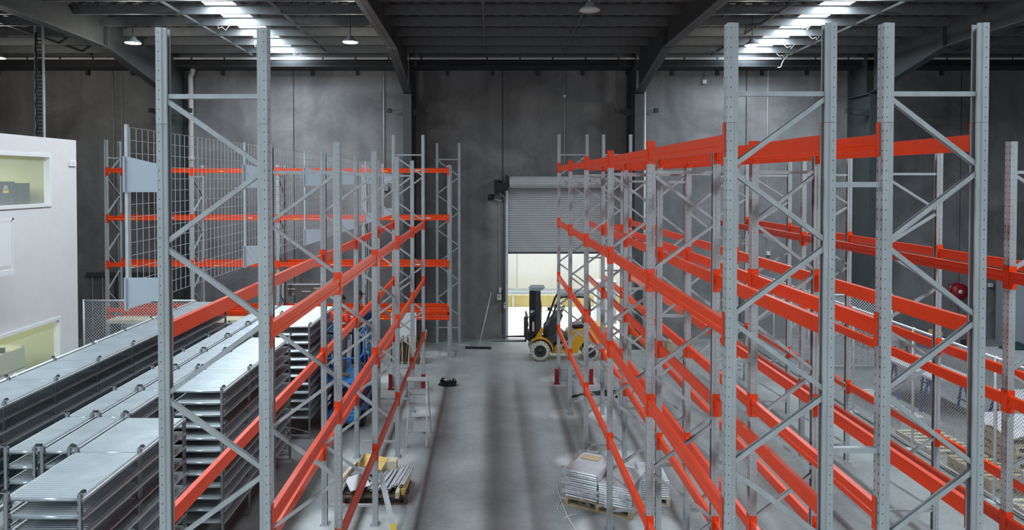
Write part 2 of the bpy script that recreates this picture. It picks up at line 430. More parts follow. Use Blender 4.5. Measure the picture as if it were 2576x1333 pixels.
# gable haunch plate by downpipe
# roller door
rd = MB(); y = YB-.06; z = 2.92; n = int((5.32-2.92)/.0765)
prof = []
for i in range(n+1):
    zz = 2.92+i*.0765; prof += [(zz, 0), (zz+.030, -.022), (zz+.055, -.022)]
vs = []; fs = []
for (zz, dy) in prof: vs += [(DX0+.02, y+dy, zz), (DX1-.02, y+dy, zz)]
for i in range(len(prof)-1): fs.append((2*i, 2*i+1, 2*i+3, 2*i+2))
rd.add(vs, fs); door = struct(rd.build('door_1', 'shutter'), 'grey ribbed roller shutter half open')
m = MB(); m.box(DX0+.02, DX1-.02, y-.035, y+.02, 2.88, 2.93); m.build('bottom_rail', 'steel_grey', door)
m = MB()
vs = []; fs = []; K = 24
for i in range(K+1):
    t = PI*.5+PI*i/K*1.3; r = .21+(.012 if i % 2 else 0)
    vs += [(DX0+.05, YB-.28+r*math.cos(t), 5.27+r*math.sin(t)*.9), (DX1-.05, YB-.28+r*math.cos(t), 5.27+r*math.sin(t)*.9)]
for i in range(K): fs.append((2*i, 2*i+1, 2*i+3, 2*i+2))
m.add(vs, fs); m.build('shutter_roll', 'shutter', door)
m = MB(); m.box(DX0-.34, DX0+.02, YB-.45, YB-.05, 5.02, 5.26); m.box(DX0-.45, DX0-.30, YB-.40, YB-.01, 4.85, 5.36)
m.box(DX0-.06, DX0-.0, YB-.5, YB, 5.0, 5.5); m.box(DX1, DX1+.08, YB-.5, YB, 5.0, 5.5)
m.build('drive_bracket', 'black', door)
for xx in (DX0, DX1):
    m = MB(); m.box(xx-.06, xx+.02, YB-.12, YB-.005, 0, 5.05); m.build('guide_rail', 'galv_bright' if xx == DX0 else 'galv', door)
m = MB(); m.lathe([(0, -.1), (.09, -.1), (.09, .1), (0, .1)], (DX0-.55, YB-.16, 4.78), 'X', 14); m.box(DX0-.66, DX0-.5, YB-.14, YB, 4.68, 4.84)
tag(m.build('shutter_motor', 'black'), 'small black motor unit on the wall beside the roller shutter', 'motor')
m = MB()
for xx, z0 in ((DX0-.26, 1.62), (DX0-.18, 1.95)): m.path([(xx, YB-.03, z0-.3), (xx, YB-.03, 4.55), (xx-.02, YB-.05, 4.66), (DX0-.5, YB-.08, 4.72)], .012, 6)
m.path([(DX0-.5, YB-.1, 4.85), (DX0-.3, YB-.2, 4.92), (DX0-.12, YB-.1, 4.8), (DX0-.1, YB-.05, 4.6)], .012, 6)
tag(m.build('conduit', 'white_gloss'), 'pale conduits running down the wall beside the roller shutter', 'conduit')
b = MB().cbox((DX0-.28, YB-.05, 1.42), (.15, .1, .2)).build('control_box', 'pvc', bevel=.01)
tag(b, 'cream control box at the foot of the pale conduits', 'control box')
MB().cbox((DX0-.30, YB-.105, 1.45), (.03, .02, .05)).build('button', 'black', b)
b = MB().cbox((DX0-.25, YB-.05, 1.66), (.07, .08, .16)).build('switch_box', 'white_gloss'); tag(b, 'small white isolator above the cream control box', 'switch')
b = MB().cbox((DX0-.08, YB-.16, 1.16), (.10, .08, .18)).build('sensor_box', 'pvc'); tag(b, 'small box on the foot of the shutter guide rail', 'sensor')
MB().cbox((DX0-.08, YB-.205, 1.2), (.04, .02, .05)).build('lens', 'green_print', b)
# outside the door
struct(MB().box(-6, 12, YB+.2, 38, -.3, -.01).build('ground_outside', 'ground_out'))
m = MB()
for x0 in (-6, -2.4, 1.2, 4.8, 8.4): m.box(x0+.012, x0+3.588, 31, 31.2, 0, 5.2)
m.box(-6, 12, 31.05, 31.3, 0, 5.2)
struct(m.build('wall_outside', 'concrete_out'), 'sunlit concrete wall outside the door')
struct(MB().box(-6, 12, 30.2, 30.6, 0, .46).build('kerb_outside', 'kerb_yellow'), 'yellow painted kerb block outside the door')
m = MB(); m.strip([(-.02, -.14), (.05, -.11), (.05, -.05), (0, 0), (.05, .05), (.05, .11), (-.02, .14)], .006, (12, 30.0, .66), (-6, 30.0, .66))
for xx in range(-5, 12, 2): m.box(xx-.04, xx+.04, 30.03, 30.15, 0, .75)
tag(m.build('guard_rail', 'galv_bright'), 'ribbed galvanised guard rail outside the open roller door', 'guard rail')
m = MB(); m.box(4.0, 4.75, 26.6, 27.3, .0, 1.55)
o = m.build('utility_cabinet', 'board_white'); tag(o, 'pale grey cabinet standing outside the open door behind the forklift', 'cabinet')
MB().box(4.04, 4.71, 26.58, 26.6, .1, 1.5).build('door_panel', 'plate_blue', o)
# wall services
m = MB(); px = (477-1231)/1800*23.6
m.path([(px, 23.75, .0), (px, 23.75, 8.72), (px+.02, 23.72, 8.82), (px+.09, 23.66, 8.86), (px+.13, 23.64, 8.95), (px+.13, 23.64, 9.05)], .085, 12)
m.path([(px, 23.75, 3.0), (px, 23.75, 3.12)], .105, 12); m.path([(px, 23.75, 6.0), (px, 23.75, 6.12)], .105, 12)
tag(m.build('downpipe', 'pvc'), 'white plastic downpipe with a swan neck running down the wall', 'pipe')
def conduit(px, y0, y1, r, label, kink=None):
    x = (px-1231)/75.2; z0 = HC-(y0-451)/75.2; z1 = HC-(y1-451)/75.2
    pts = [(x, YB-.03, z1), (x, YB-.03, z0)]
    if kink: pts += kink(x, z0)
    o = MB().path(pts, r, 6).build('conduit', 'white_gloss'); tag(o, label, 'conduit'); return o
conduit(966, 180, 470, .016, 'thin pale conduit down the wall ending at a small grey box')
conduit(1931, 182, 640, .013, 'thin pale cable hanging down the wall under the skylight strip', lambda x, z: [(x+.02, YB-.04, z+.08), (x+.14, YB-.1, z+.14)])
conduit(1420, 185, 450, .008, 'very thin grey cable down the wall above the roller door')
conduit(486, 180, 760, .014, 'thin pale conduit beside the white downpipe')
conduit(285, 185, 720, .010, 'thin grey conduit down the wall behind the wall-side rack end')
conduit(307, 185, 720, .010, 'second thin grey conduit beside the emergency exit sign')
m = MB(); xx = 4.71+.185; m.tube((xx, CF, 0), (xx, CF, 8.1), .028, 8)
tag(m.build('conduit', 'white_gloss'), 'white pipe running up the dark column beside the roller door', 'conduit')
def wallbox(px, py, s, mt, label, name='junction_box', yy=YB):
    k = 1800/yy; o = MB().cbox(((px-1231)/k, yy-.05, HC-(py-451)/k), (s, .1, s)).build(name, mt, bevel=.006); tag(o, label, 'junction box'); return o
b = wallbox(972, 474, .16, 'cabinet_grey', 'small grey box at the end of the wall conduit')
b = wallbox(1769, 207, .13, 'white_gloss', 'white square box hanging high on the wall by a dark cable')
MB().tube((7.17, YB-.04, 8.68), (7.17, YB-.04, 9.0), .008, 6).build('cable', 'black', b)
b = wallbox(1932, 637, .12, 'white_gloss', 'small white box at the foot of the hanging cable')
b = wallbox(1419, 243, .09, 'white_gloss', 'tiny round white fitting on the thin wall cable')
b = wallbox(2492, 717, .13, 'white_gloss', 'white square switch on the wall near the red hose reel')
# loose cable hanging from roof
m = MB(); m.path([(9.6, 23.1, 9.52), (9.58, 23.1, 9.33), (9.5, 23.1, 9.25), (9.42, 23.1, 9.1), (9.38, 23.1, 8.98), (9.28, 23.1, 8.96)], .02, 6)
tag(m.build('loose_cable', 'pvc'), 'loose cream cable end hanging from the eaves', 'cable')
m = MB()
for x, y in ((-6.1, 22.3), (-6.9, 21.1), (8.9, 20.0), (8.7, 21.2), (8.1, 18.8), (-7.1, 18.8), (9.0, 22.5)):
    h = roof_h(y)-PD; m.path([(x, y, h), (x+.05, y-.1, h-.1), (x+.15, y-.12, h-.06), (x+.2, y, h-.12), (x+.3, y, h)], .008, 4)
o = m.build('insulation_scrap', 'pvc', ceil)
# cable ladder going up from the office block
m = MB(); x = -12.15; y = 19.35
m.box(x+.09, x+.12, y, y+.08, 0, roof_h(y)); m.box(x-.12, x-.10, y, y+.06, 0, roof_h(y)); z = 6.0
lad = tag(m.build('cable_ladder', 'galv_bright'), 'vertical galvanised cable ladder rising above the white office block', 'cable ladder')
m = MB()
while z < 9.3: m.box(x-.10, x+.09, y+.02, y+.05, z, z+.03); z += .1
m.build('rungs', 'steel_dark', lad)
m = MB(); m.path([(x-.05+.02*math.sin(i*1.7), y-.01, 6+i*.1) for i in range(34)], .03, 6); m.build('cable_bundle', 'black', lad)
# high-bay lamps
def highbay(x, y, z, on, label):
    e = empty('high_bay_lamp', (x, y, z)); tag(e, label, 'lamp', 'high bay lamps under the roof')
    m = MB(); m.lathe([(.0, .16), (.07, .16), (.09, .10), (.17, .05), (.21, .0), (.19, .0), (.0, .02)], n=20); m.build('housing', 'white_gloss' if not on else 'cabinet_grey', e)
    MB().lathe([(0, 0.0), (.185, 0.0), (.185, -.012), (0, -.014)], n=20).build('diffuser', 'lamp_glow' if on else 'white_gloss', e)
    MB().tube((0, 0, .15), (0, 0, roof_h(y)-z-.005), .012 if on else .022, 6).build('rod', 'steel_grey' if on else 'white_gloss', e)
    if on:
        l = bpy.data.lights.new('high_bay_light', 'POINT'); l.energy = 55; l.color = (1, .93, .8); l.shadow_soft_size = .12
        o = bpy.data.objects.new('high_bay_light', l); o.parent = e; o.location = (0, 0, -.2); C.objects.link(o)
highbay(-9.18, 18.5, 8.88, True, 'glowing high bay lamp hanging above the white office block')
highbay(-3.58, 18.5, 8.90, True, 'glowing high bay lamp over the rack with mesh backing')
highbay(6.85, 18.7, 8.86, True, 'glowing high bay lamp beside the skylight strip over the racks')
highbay(1.98, 14.2, 8.70, False, 'unlit white high bay lamp on a rod over the aisle')
highbay(-13.9, 20.3, 8.8, True, 'glowing lamp close to the side wall beyond the office roof')
m = MB().cbox((-1.1, 22.9, 9.22), (.10, .06, .05)); tag(m.build('roof_sensor', 'white_gloss'), 'tiny white sensor under the eaves above the aisle', 'sensor')
# door and exit sign in the back wall behind the wall rack
d = MB().box(-12.45, -11.2, YB-.04, YB, 0, 2.12).build('door_2', 'cabinet_grey'); struct(d, 'grey personnel door')
m = MB(); m.box(-13.5, -10.6, YB-.1, YB-.005, 2.12, 2.24); m.box(-12.55, -12.45, YB-.06, YB-.005, 0, 2.2); m.box(-11.2, -11.1, YB-.06, YB-.005, 0, 2.2); m.build('door_frame', 'steel_grey', d)
for xx in (-13.32, -12.98): MB().tube((xx, YB-.05, 0.2), (xx, YB-.05, 2.12), .02, 6).build('post', 'galv', d)
s = MB().box(-12.17, -11.90, YB-.14, YB-.02, 2.42, 2.64).build('exit_sign', 'exit_sign'); tag(s, 'white emergency exit sign box on the wall above the grey door', 'sign')
m = MB(); sx, sy = -12.105, YB-.145
m.cbox((sx, sy, 2.58), (.022, .004, .022)); m.bar((sx, sy, 2.565), (sx-.01, sy, 2.51), .004, .022, (1, 0, 0)); m.bar((sx-.01, sy, 2.52), (sx+.03, sy, 2.46), .004, .012, (1, 0, 0)); m.bar((sx-.01, sy, 2.52), (sx-.04, sy, 2.47), .004, .012, (1, 0, 0))
m.build('running_figure', 'green_print', s)

# ------------------------------------------------------------------ office block
OX = -10.5; OY1 = 18.2; OY0 = 7.0; OH = 6.36
m = MB(); U = (13.2, 17.13, 4.727, 5.965); Lw = (11.9, 17.45, .55, 2.02)
def wall_with(mb, x0, x1, y0, y1, z0, z1, holes):
    ys = sorted({y0, y1, *[h[0] for h in holes], *[h[1] for h in holes]}); zs = sorted({z0, z1, *[h[2] for h in holes], *[h[3] for h in holes]})
    for a, b in zip(ys[:-1], ys[1:]):
        for c, d in zip(zs[:-1], zs[1:]):
            my, mz = (a+b)/2, (c+d)/2
            if not any(h[0] < my < h[1] and h[2] < mz < h[3] for h in holes): mb.box(x0, x1, a, b, c, d)
wall_with(m, OX-.14, OX, OY0, OY1, 0, OH, [U, Lw])
struct(m.build('wall_office', 'white_paint'), 'white side wall of the office block')
m = MB(); m.box(-16.8, OX-.14, OY1-.12, OY1, 0, OH); m.box(-16.8, OX-.14, OY0, OY0+.12, 0, OH)
struct(m.build('wall_office_end', 'white_paint'), 'white end walls of the office block')
struct(MB().box(-16.8, OX-.14, OY0+.12, OY1-.12, OH-.2, OH-.05).build('ceiling_office', 'white_paint'))
struct(MB().box(-16.8, OX-.14, OY0+.12, OY1-.12, 3.2, 3.45).build('floor_office', 'white_paint'))
struct(MB().box(-14.2, -14.1, OY0+.12, OY1-.12, 0, OH-.2).build('wall_office_inner', 'pale_yellow'))
struct(MB().box(-14.1, OX-.14, OY1-.16, OY1-.12, 0, OH-.2).build('wall_office_far', 'pale_yellow'))
for i, h in enumerate((U, Lw)):
    y0, y1, z0, z1 = h; m = MB()
    t = .07
    m.box(OX-.12, OX+.025, y0, y1, z1-t, z1+.005); m.box(OX-.12, OX+.03, y0, y1, z0-.005, z0+t); m.box(OX-.12, OX+.025, y0, y0+t, z0+t, z1-t); m.box(OX-.12, OX+.025, y1-t, y1, z0+t, z1-t)
    fr = struct(m.build('window_%d' % (3+i), 'white_gloss'), 'white framed office window')
    MB().box(OX-.07, OX-.062, y0+t, y1-t, z0+t, z1-t).build('glass', 'window_glass', fr)
area('office_ceiling_light_upper', (-12.4, 15.2, 6.05), (0, 0, 0), 1.5, 3, 95, (1, 1, .88))
area('office_ceiling_light_lower', (-12.4, 15.0, 3.1), (0, 0, 0), 1.5, 3, 95, (1, 1, .88))
# upper room: dark cabinets on a bench, adjustable lamps
o = MB().box(-12.2, -10.9, 13.4, 17.6, 4.42, 4.46).build('desk', 'white_gloss'); tag(o, 'white desk behind the upper office window', 'desk')
for yy in (13.5, 17.5): MB().box(-12.1, -11.0, yy-.03, yy+.03, 3.45, 4.42).build('leg', 'white_gloss', o)
o = MB().box(-12.1, -11.3, 16.0, 17.05, 4.46, 5.32).build('dark_cabinet', 'charcoal', bevel=.01); tag(o, 'dark box cabinet with a yellow sticker behind the upper office window', 'cabinet')
m = MB(); m.box(-11.305, -11.29, 16.62, 16.80, 5.05, 5.13); m.build('sticker', 'label_yellow', o)
m = MB(); m.lathe([(0, 0), (.07, 0), (.07, .01), (0, .01)], (-11.30, 16.71, 5.17), 'X', 16); m.build('round_sticker', 'white_gloss', o)
o = MB().box(-12.0, -11.3, 17.1, 17.6, 4.46, 5.28).build('dark_cabinet', 'charcoal', bevel=.01); tag(o, 'narrower dark box beside the stickered cabinet in the office', 'cabinet')
for k, yy in enumerate((15.45, 15.68, 15.9)):
    m = MB(); m.path([(-11.5, yy, 4.46), (-11.5, yy, 4.82), (-11.47, yy+.02, 4.9), (-11.4, yy+.1, 4.92)], .012, 6); m.cbox((-11.4, yy+.1, 4.91), (.05, .1, .05))
    o = m.build('desk_microphone', 'black'); tag(o, 'small black stalk with a bent head on the desk behind office glass', 'microphone', 'black stalks on the office desk')
# lower room: cream machines with black fittings
o = MB().box(-12.6, -11.0, 15.75, 16.9, 0, 1.42).build('cream_machine', 'cream', bevel=.05); tag(o, 'large cream machine cabinet behind the lower office window', 'machine')
m = MB()
for (a, b, c, s_) in ((-11.4, 16.0, 1.5, .2), (-11.5, 16.3, 1.53, .25), (-11.7, 16.6, 1.47, .15), (-11.2, 16.2, 1.46, .12)): m.cbox((a, b, c), (.3, s_, .14), .3*s_)
m.build('motor_unit', 'black', o)
MB().box(-11.01, -10.99, 15.8, 16.85, .93, .95).build('door_seam', 'steel_grey', o)
o = MB().box(-12.4, -11.3, 16.95, 17.35, 0, 1.36).build('cream_machine', 'cream', bevel=.05); tag(o, 'narrow cream cabinet beside the large one in the lower office', 'machine')
o = MB().box(-12.6, -11.2, 13.2, 15.6, 1.0, 1.8).build('brown_shelf', 'sign_brown'); tag(o, 'dark brown shelf unit low in the office behind the cream machine', 'shelf')
m = MB(); m.box(-12.6, -12.5, 13.2, 15.6, 0, 1.0); m.build('base_panel', 'wood_dark', o)
# landing with railing
e = empty('landing_platform', (OX, 14.0, 3.4)); tag(e, 'small white landing with a railing on the office block wall', 'landing')
MB().box(0.0, .62, -3.0, .85, 0, .11).build('deck', 'white_gloss', e)
m = MB(); m.box(.57, .62, -3, .85, 1.13, 1.17); m.box(.0, .62, .81, .85, 1.13, 1.17)
m.build('handrail', 'white_gloss', e)
for yy in (.83, -1.1, -2.9): MB().box(.58, .61, yy-.015, yy+.015, .11, 1.13).build('post', 'white_gloss', e)
MB().box(.592, .598, -2.9, .8, .2, 1.08).build('infill_panel', 'white_gloss', e)
for k in range(2):
    b = MB().cbox((OX+.02, 17.93+.15*k, 5.76), (.04, .13, .13)).build('wall_switch', 'white_gloss', bevel=.008); tag(b, ['white switch plate nearer the upper office window', 'white switch plate nearer the office block corner'][k], 'switch')

# ------------------------------------------------------------------ pallet racking
PO = [(.078, -.022), (.078, -.036), (.050, -.036), (.044, -.045), (0, -.045), (0, -.017), (.009, -.012), (.009, .012), (0, .017), (0, .045), (.044, .045), (.050, .036), (.078, .036), (.078, .022)]
def post_mesh(h):
    m = MB(); m.strip([(x, -y) for x, y in PO], .003, (0, 0, 0), (0, 0, h))
    return m
def _post(h):
    # local frame: x = depth into the frame, y = along the row, z up
    m = MB(); n = len(PO); P = [Vector((x, y, 0)) for x, y in PO]; O = []
    for i in range(n):
        t = (P[min(i+1, n-1)]-P[max(i-1, 0)]).normalized(); O.append(P[i]+Vector((t.y, -t.x, 0))*-.003)
    ring = P+O[::-1]; k = len(ring); up = Vector((0, 0, h))
    m.add(ring+[r+up for r in ring], [(i, (i+1) % k, k+(i+1) % k, k+i) for i in range(k)] + [(k+i, k+i+1, 2*k-2-i, 2*k-1-i) for i in range(n-1)])
    return m
ME = {}
ME['post'] = _post(5.8).mesh('post', 'galv_post')
ME['post_extension'] = _post(.75).mesh('post_extension', 'galv_post')
m = MB(); m.box(-.03, .11, -.075, .075, 0, .006); m.tube((.1, .055, 0), (.1, .055, .03), .01, 6); m.tube((-.015, -.055, 0), (-.015, -.055, .03), .01, 6)
ME['foot_plate'] = m.mesh('foot_plate', 'galv')
def brace_mesh(p, q, key):
    if key in ME: return ME[key]
    m = MB(); m.strip([(-.018, -.021), (.018, -.021), (.018, .021), (-.018, .021)], .003, p, q, (0, 1, 0))
    ME[key] = m.mesh('brace', 'galv'); return ME[key]
BH = .128
def beam_mesh(L):
    key = 'beam%.3f' % L
    if key in ME: return ME[key]
    # box section with a shallow stiffening groove in the outer face; origin at the beam's top edge, y along
    m = MB(); a = 0.0; b = .05
    prof = [(a, 0), (b, 0), (b, -BH), (a, -BH), (a, -BH*.66), (a+.006, -BH*.60), (a+.006, -BH*.40), (a, -BH*.34)]
    m.prism([(x, -L/2, z) for x, z in prof], (0, L, 0))
    ME[key] = m.mesh('beam', 'red_beam'); return ME[key]
m = MB(); m.box(-.007, -.003, 0, .050, -.262, 0); m.box(-.007, .079, -.001, .003, -.262, 0)
m.box(-.010, -.007, .012, .02, -.06, -.04); m.box(-.010, -.007, .012, .02, -.22, -.20)
ME['connector'] = m.mesh('connector', 'red_beam')
m = MB(); m.box(-.0035, -.0005, -.07, .07, -.075, -.045); ME['beam_label_white'] = m.mesh('beam_label_white', 'white_gloss')
m = MB(); m.box(-.0035, -.0005, -.06, .06, -.10, -.075); ME['beam_label_yellow'] = m.mesh('beam_label_yellow', 'label_yellow')

def pallet_rack(loc, rz, W, D, nb, levels, tall, label, flip=1, top_gap=5.45, step=.5725, beams_front=None, stickers=False, one_side_tall=False):
    """local: y along the row from frame 0, x depth: front post web at x=0, rear post web at x=W.
       levels: list of (beam top, connector top offset, first bay, last bay)"""
    r = empty('pallet_rack', loc, rz); tag(r, label, 'pallet rack')
    for i in range(nb+1):
        y = i*D
        for s in (0, 1):
            o = inst('post', ME['post'], r, (s*W, y, 0), (0, 0, PI*s))
            inst('foot_plate', ME['foot_plate'], o)
            if i in tall: inst('post_extension', ME['post_extension'], o, (0, 0, 5.803))
        xa, xb = .062, W-.062
        nodes = [top_gap-step*k for k in range(10) if top_gap-step*k > .24]
        seq = list(nodes); tops = [top_gap]
        if i in tall: seq = [6.02]+seq; tops = [6.02]
        side = flip if (len(seq)-len(nodes)) % 2 == 0 else -flip
        for z in tops+[.30]:
            o = inst('brace', brace_mesh((xa-.02, 0, 0), (xb+.02, 0, 0), 'bh%.2f' % W), r, (0, y, z))
        for k in range(len(seq)-1):
            z0, z1 = seq[k]-.03, seq[k+1]+.03
            x0, x1 = (xa, xb) if side > 0 else (xb, xa)
            dz = round(z0-z1, 3)
            inst('brace', brace_mesh((x0, 0, dz), (x1, 0, 0), 'bd%.3f_%.2f_%d' % (dz, W, side)), r, (0, y, z1))
            side = -side
    L = D-.104
    for (zt, co, b0, b1) in levels:
        for i in range(b0, b1):
            for s in (0, 1):
                yc = (i+.5)*D
                o = inst('beam', beam_mesh(L), r, (s*W if s == 0 else W, yc, zt), (0, 0, PI*s))
                for e in (-1, 1):
                    # connector wraps the post web and the face beside the beam
                    c = inst('connector', ME['connector'], o, (-.001, e*(L/2+.001), co), (0, 0, 0))
                    c.scale = (1, e, 1)
                if stickers and s == 0 and random.random() < .9:
                    inst('label', ME['beam_label_white'], o, (0, -L*random.uniform(.12, .3), 0)); inst('warning_label', ME['beam_label_yellow'], o, (0, L*random.uniform(.15, .3), 0))
    return r
D = 2.70
YL0, YR0 = 5.64, 5.47
# scale marks: aisle-side web faces
LX1, LX0 = -1.735, -2.60       # L row aisle web and far web
# row L: front (x local 0) = aisle side; rotate by pi so local +x points to -X, local +y to -Y -> build from far end
def rack_aisle_left(): pass
levL = [(4.22, .07, 0, 5), (2.71, .07, 0, 5), (1.21, .07, 0, 5)]
rackL = pallet_rack((LX0, YL0, 0), 0, LX1-LX0, D, 5, levL, {0, 5}, 'pallet rack row with wire mesh backing beside the galvanised shelving', flip=-1, step=.60)
levA = [(5.715, .09, 0, 5), (4.29, .06, 0, 5), (2.86, .06, 0, 5), (1.455, .06, 0, 5)]
AX0, AX1 = 1.805, 2.625
rackA = pallet_rack((AX0, YR0, 0), 0, AX1-AX0, D, 5, levA, {0, 5}, 'red beamed pallet rack row standing over the shrink-wrapped pallet', flip=1)
BX0, BX1 = 2.985, 3.775
rackB = pallet_rack((BX0, YR0, 0), 0, BX1-BX0, D, 5, levA, {0, 5}, 'pallet rack row tied back to back behind the one over the wrapped pallet', flip=-1)
levC = [(4.32, .06, 0, 5), (2.90, .06, 0, 5), (1.50, .06, 0, 5)]
CX0, CX1 = 5.92, 6.86
rackC = pallet_rack((CX0, YR0, 0), 0, CX1-CX0, D, 5, levC, set(), 'lower pallet rack row standing alone beside the chain link fence', flip=1)
for i in range(6):
    for z in (5.33, 3.29, 1.0):
        m = MB(); m.strip([(-.02, -.022), (.02, -.022), (.02, .022), (-.02, .022)], .003, (AX1-AX0, 0, 0), (BX0-AX0, 0, 0), (0, 1, 0))
        if 'spacer' not in ME: ME['spacer'] = m.mesh('row_spacer', 'galv')
        inst('row_spacer', ME['spacer'], rackA, (0, i*D, z))
# beam tall connector pieces: wall rack K, rotated so the row runs along X
KX0 = -11.5; KD = 2.572
levK = [(5.70, .04, 0, 4), (4.27, .06, 0, 4), (2.87, .06, 0, 4), (1.50, .06, 0, 4), (1.27, .10, 0, 4)]
rackK = pallet_rack((KX0+4*KD, 21.45, 0), PI/2, .84, KD, 4, levK, {4}, 'pallet rack row standing along the back concrete wall', flip=1, stickers=True)
rackK.location = (KX0+4*KD, 21.45, 0)
# stand-alone tall frame by the wall
e = empty('rack_upright', (-1.75, 23.45, 0)); tag(e, 'single tall galvanised rack frame standing by the wall without beams', 'rack frame')
W = .80
for s in (0, 1):
    o = inst('post', ME['post'], e, (s*W, 0, 0), (0, 0, PI*s)); inst('foot_plate', ME['foot_plate'], o); inst('post_extension', ME['post_extension'], o, (0, 0, 5.803))
xa, xb = .062, W-.062
for z in (6.02, .5): inst('brace', brace_mesh((xa-.02, 0, 0), (xb+.02, 0, 0), 'bh%.2f' % W), e, (0, 0, z))
seq = [6.02-.57*k for k in range(10)]; side = 1
for k in range(9):
    z0, z1 = seq[k]-.03, seq[k+1]+.03; x0, x1 = (xa, xb) if side > 0 else (xb, xa); dz = round(z0-z1, 3)
    inst('brace', brace_mesh((x0, 0, dz), (x1, 0, 0), 'bd%.3f_%.2f_%d' % (dz, W, side)), e, (0, 0, z1)); side = -side
# mesh backing of row L, stood off the rear posts
MX = -2.84-LX0
ms0, ms1 = 4.36, 5.78
for i in range(5):
    m = MB(); L = D-.06
    nz = 14
    for k in range(nz+1):
        z = ms0+(ms1-ms0)*k/nz; m.tube((0, -L/2, z), (0, L/2, z), .0026, 4, caps=False)
    ny = 26
    for k in range(ny+1):
        y = -L/2+L*k/ny; m.tube((-.005, y, ms0), (-.005, y, ms1), .0026, 4, caps=False)
    if 'wm' not in ME: ME['wm'] = m.mesh('mesh_panel', 'galv_bright')
    inst('mesh_panel', ME['wm'], rackL, (MX, (i+.5)*D, 0))
m = MB(); m.box(-.012, .012, -.015, .015, 4.34, 5.80); ME['mesh_post'] = m.mesh('mesh_upright', 'galv_bright')
x0 = 0.01-MX
m = MB(); m.prism([(0, 0, 5.55), (x0, 0, 5.49), (x0, 0, 5.27), (0, 0, 5.27)], (0, .004, 0)); m.box(-.012, 0, -.02, .02, 5.27, 5.55); ME['p1'] = m.mesh('offset_plate', 'plate_blue')
m = MB(); m.prism([(0, 0, 4.60), (x0, 0, 4.60), (x0, 0, 4.43), (0, 0, 4.35)], (0, .004, 0)); m.box(-.012, 0, -.02, .02, 4.35, 4.6); ME['p2'] = m.mesh('offset_plate', 'plate_blue')
for i in range(6):
    inst('mesh_upright', ME['mesh_post'], rackL, (MX, i*D-.03, 0))
    inst('offset_plate', ME['p1'], rackL, (MX, i*D-.05, 0)); inst('offset_plate', ME['p2'], rackL, (MX, i*D-.05, 0))
# end-of-row guards
def guard(x, y, W, label):
    e = empty('rack_end_guard', (x, y, 0)); tag(e, label, 'rack guard')
    MB().box(0, W, -.012, .012, .05, .33).build('rail', 'galv', e)
    for s in (0, 1):
        m = MB(); xx = s*W; m.box(xx-.05, xx+.05, -.11, -.10, 0, .4); m.box(xx+(-.05 if s == 0 else .04), xx+(-.04 if s == 0 else .05), -.10, .03, 0, .4); m.box(xx-.08, xx+.08, -.13, .05, 0, .01)
        m.build('corner_plate', 'red_dark', e)
guard(-2.52, 18.25, .83, 'red and grey steel end guard at the floor by the mesh-backed rack')
e = guard(1.77, 18.75, .9, 'red and grey steel end guard at the floor beside the forklift')

# ------------------------------------------------------------------ long span shelving
SHH = 2.36; SB = 1.153
def tray_mesh(W_, L_, ribs=26):
    m = MB(); vs = []; fs = []; n = ribs; px = []
    for i in range(n):
        a = -L_/2+.012+(L_-.024)*i/n; k = (L_-.024)/n
        px += [(a, 0), (a+k*.16, .011), (a+k*.66, .011), (a+k*.84, 0)]
    px.append((L_/2-.012, 0))
    for (y, h) in px: vs += [(0.01, y, h), (W_-.01, y, h)]
    for i in range(len(px)-1): fs.append((2*i, 2*i+1, 2*i+3, 2*i+2))
    m.add(vs, fs)
    for x in (.0, W_-.012): m.box(x, x+.012, -L_/2, L_/2, -.045, .006)
    for y in (-1, 1): m.tube((.01, y*(L_/2-.018), -.016), (W_-.01, y*(L_/2-.018), -.016), .018, 8)
    return m.mesh('shelf_tray', 'galv_tray')
def shelving(x0, x1, y0, nb, levels, label, lip=True, group=None):
    r = empty('long_span_shelving', (x0, y0, 0)); tag(r, label, 'shelving', group)
    W_ = x1-x0; tm = tray_mesh(W_-.03, SB-.01); mk = MB()
    mk.strip([(-.02, .0), (-.02, .03), (.0, .03), (.02, .03), (.02, .0)], .003, (0, 0, 0), (0, 0, SHH+.03)); mk.box(-.022, .022, -.034, .004, SHH+.03, SHH+.045)
    pmesh = mk.mesh('post', 'galv_shelf_post')
    cb = MB(); cb.box(-.022, .022, -.016, .02, .012, .026); cb.box(-.012, .012, -.01, .014, .026, .034); cmesh = cb.mesh('post_cap', 'charcoal')
    for i in range(nb+1):
        for s in (0, 1):
            o = inst('post', pmesh, r, (s*W_, i*SB, 0), (0, 0, -PI/2 if s == 0 else PI/2))
            inst('post_cap', cmesh, o, (0, -.015, SHH+.03))
        if i in (0, nb):
            m = MB(); m.bar((.02, i*SB, .32), (W_-.02, i*SB, .14), .004, .03, (0, 1, 0)); m.bar((.02, i*SB, .08), (W_-.02, i*SB, .08), .02, .03); m.build('end_brace', 'galv', r)
    for k in range(levels):
        z = 2.335-.172*k
        for i in range(nb):
            inst('shelf', tm, r, (.015, (i+.5)*SB, z))
    # long edge beams
    for s in (0, 1):
        for k in range(levels):
            z = 2.335-.172*k
            m = MB(); xx = 0 if s == 0 else W_
            m.box(xx-.014, xx+.014, 0, nb*SB, z-.03, z-.004)
            if ('eb', nb) not in ME: 
                mm = MB(); mm.box(-.014, .014, 0, nb*SB, -.03, -.004); ME[('eb', nb)] = mm.mesh('edge_beam', 'galv')
            inst('edge_beam', ME[('eb', nb)], r, (xx, 0, z))
    return r
shelving(-7.27, -6.52, 8.43, 8, 8, 'galvanised ribbed shelving run standing along the chain link fence')
shelving(-5.40, -5.052, 7.92, 8, 9, 'narrow ribbed shelving run on the fence side of a back-to-back pair')
shelving(-4.995, -4.662, 7.92, 8, 9, 'narrow ribbed shelving run on the rack side of a back-to-back pair')
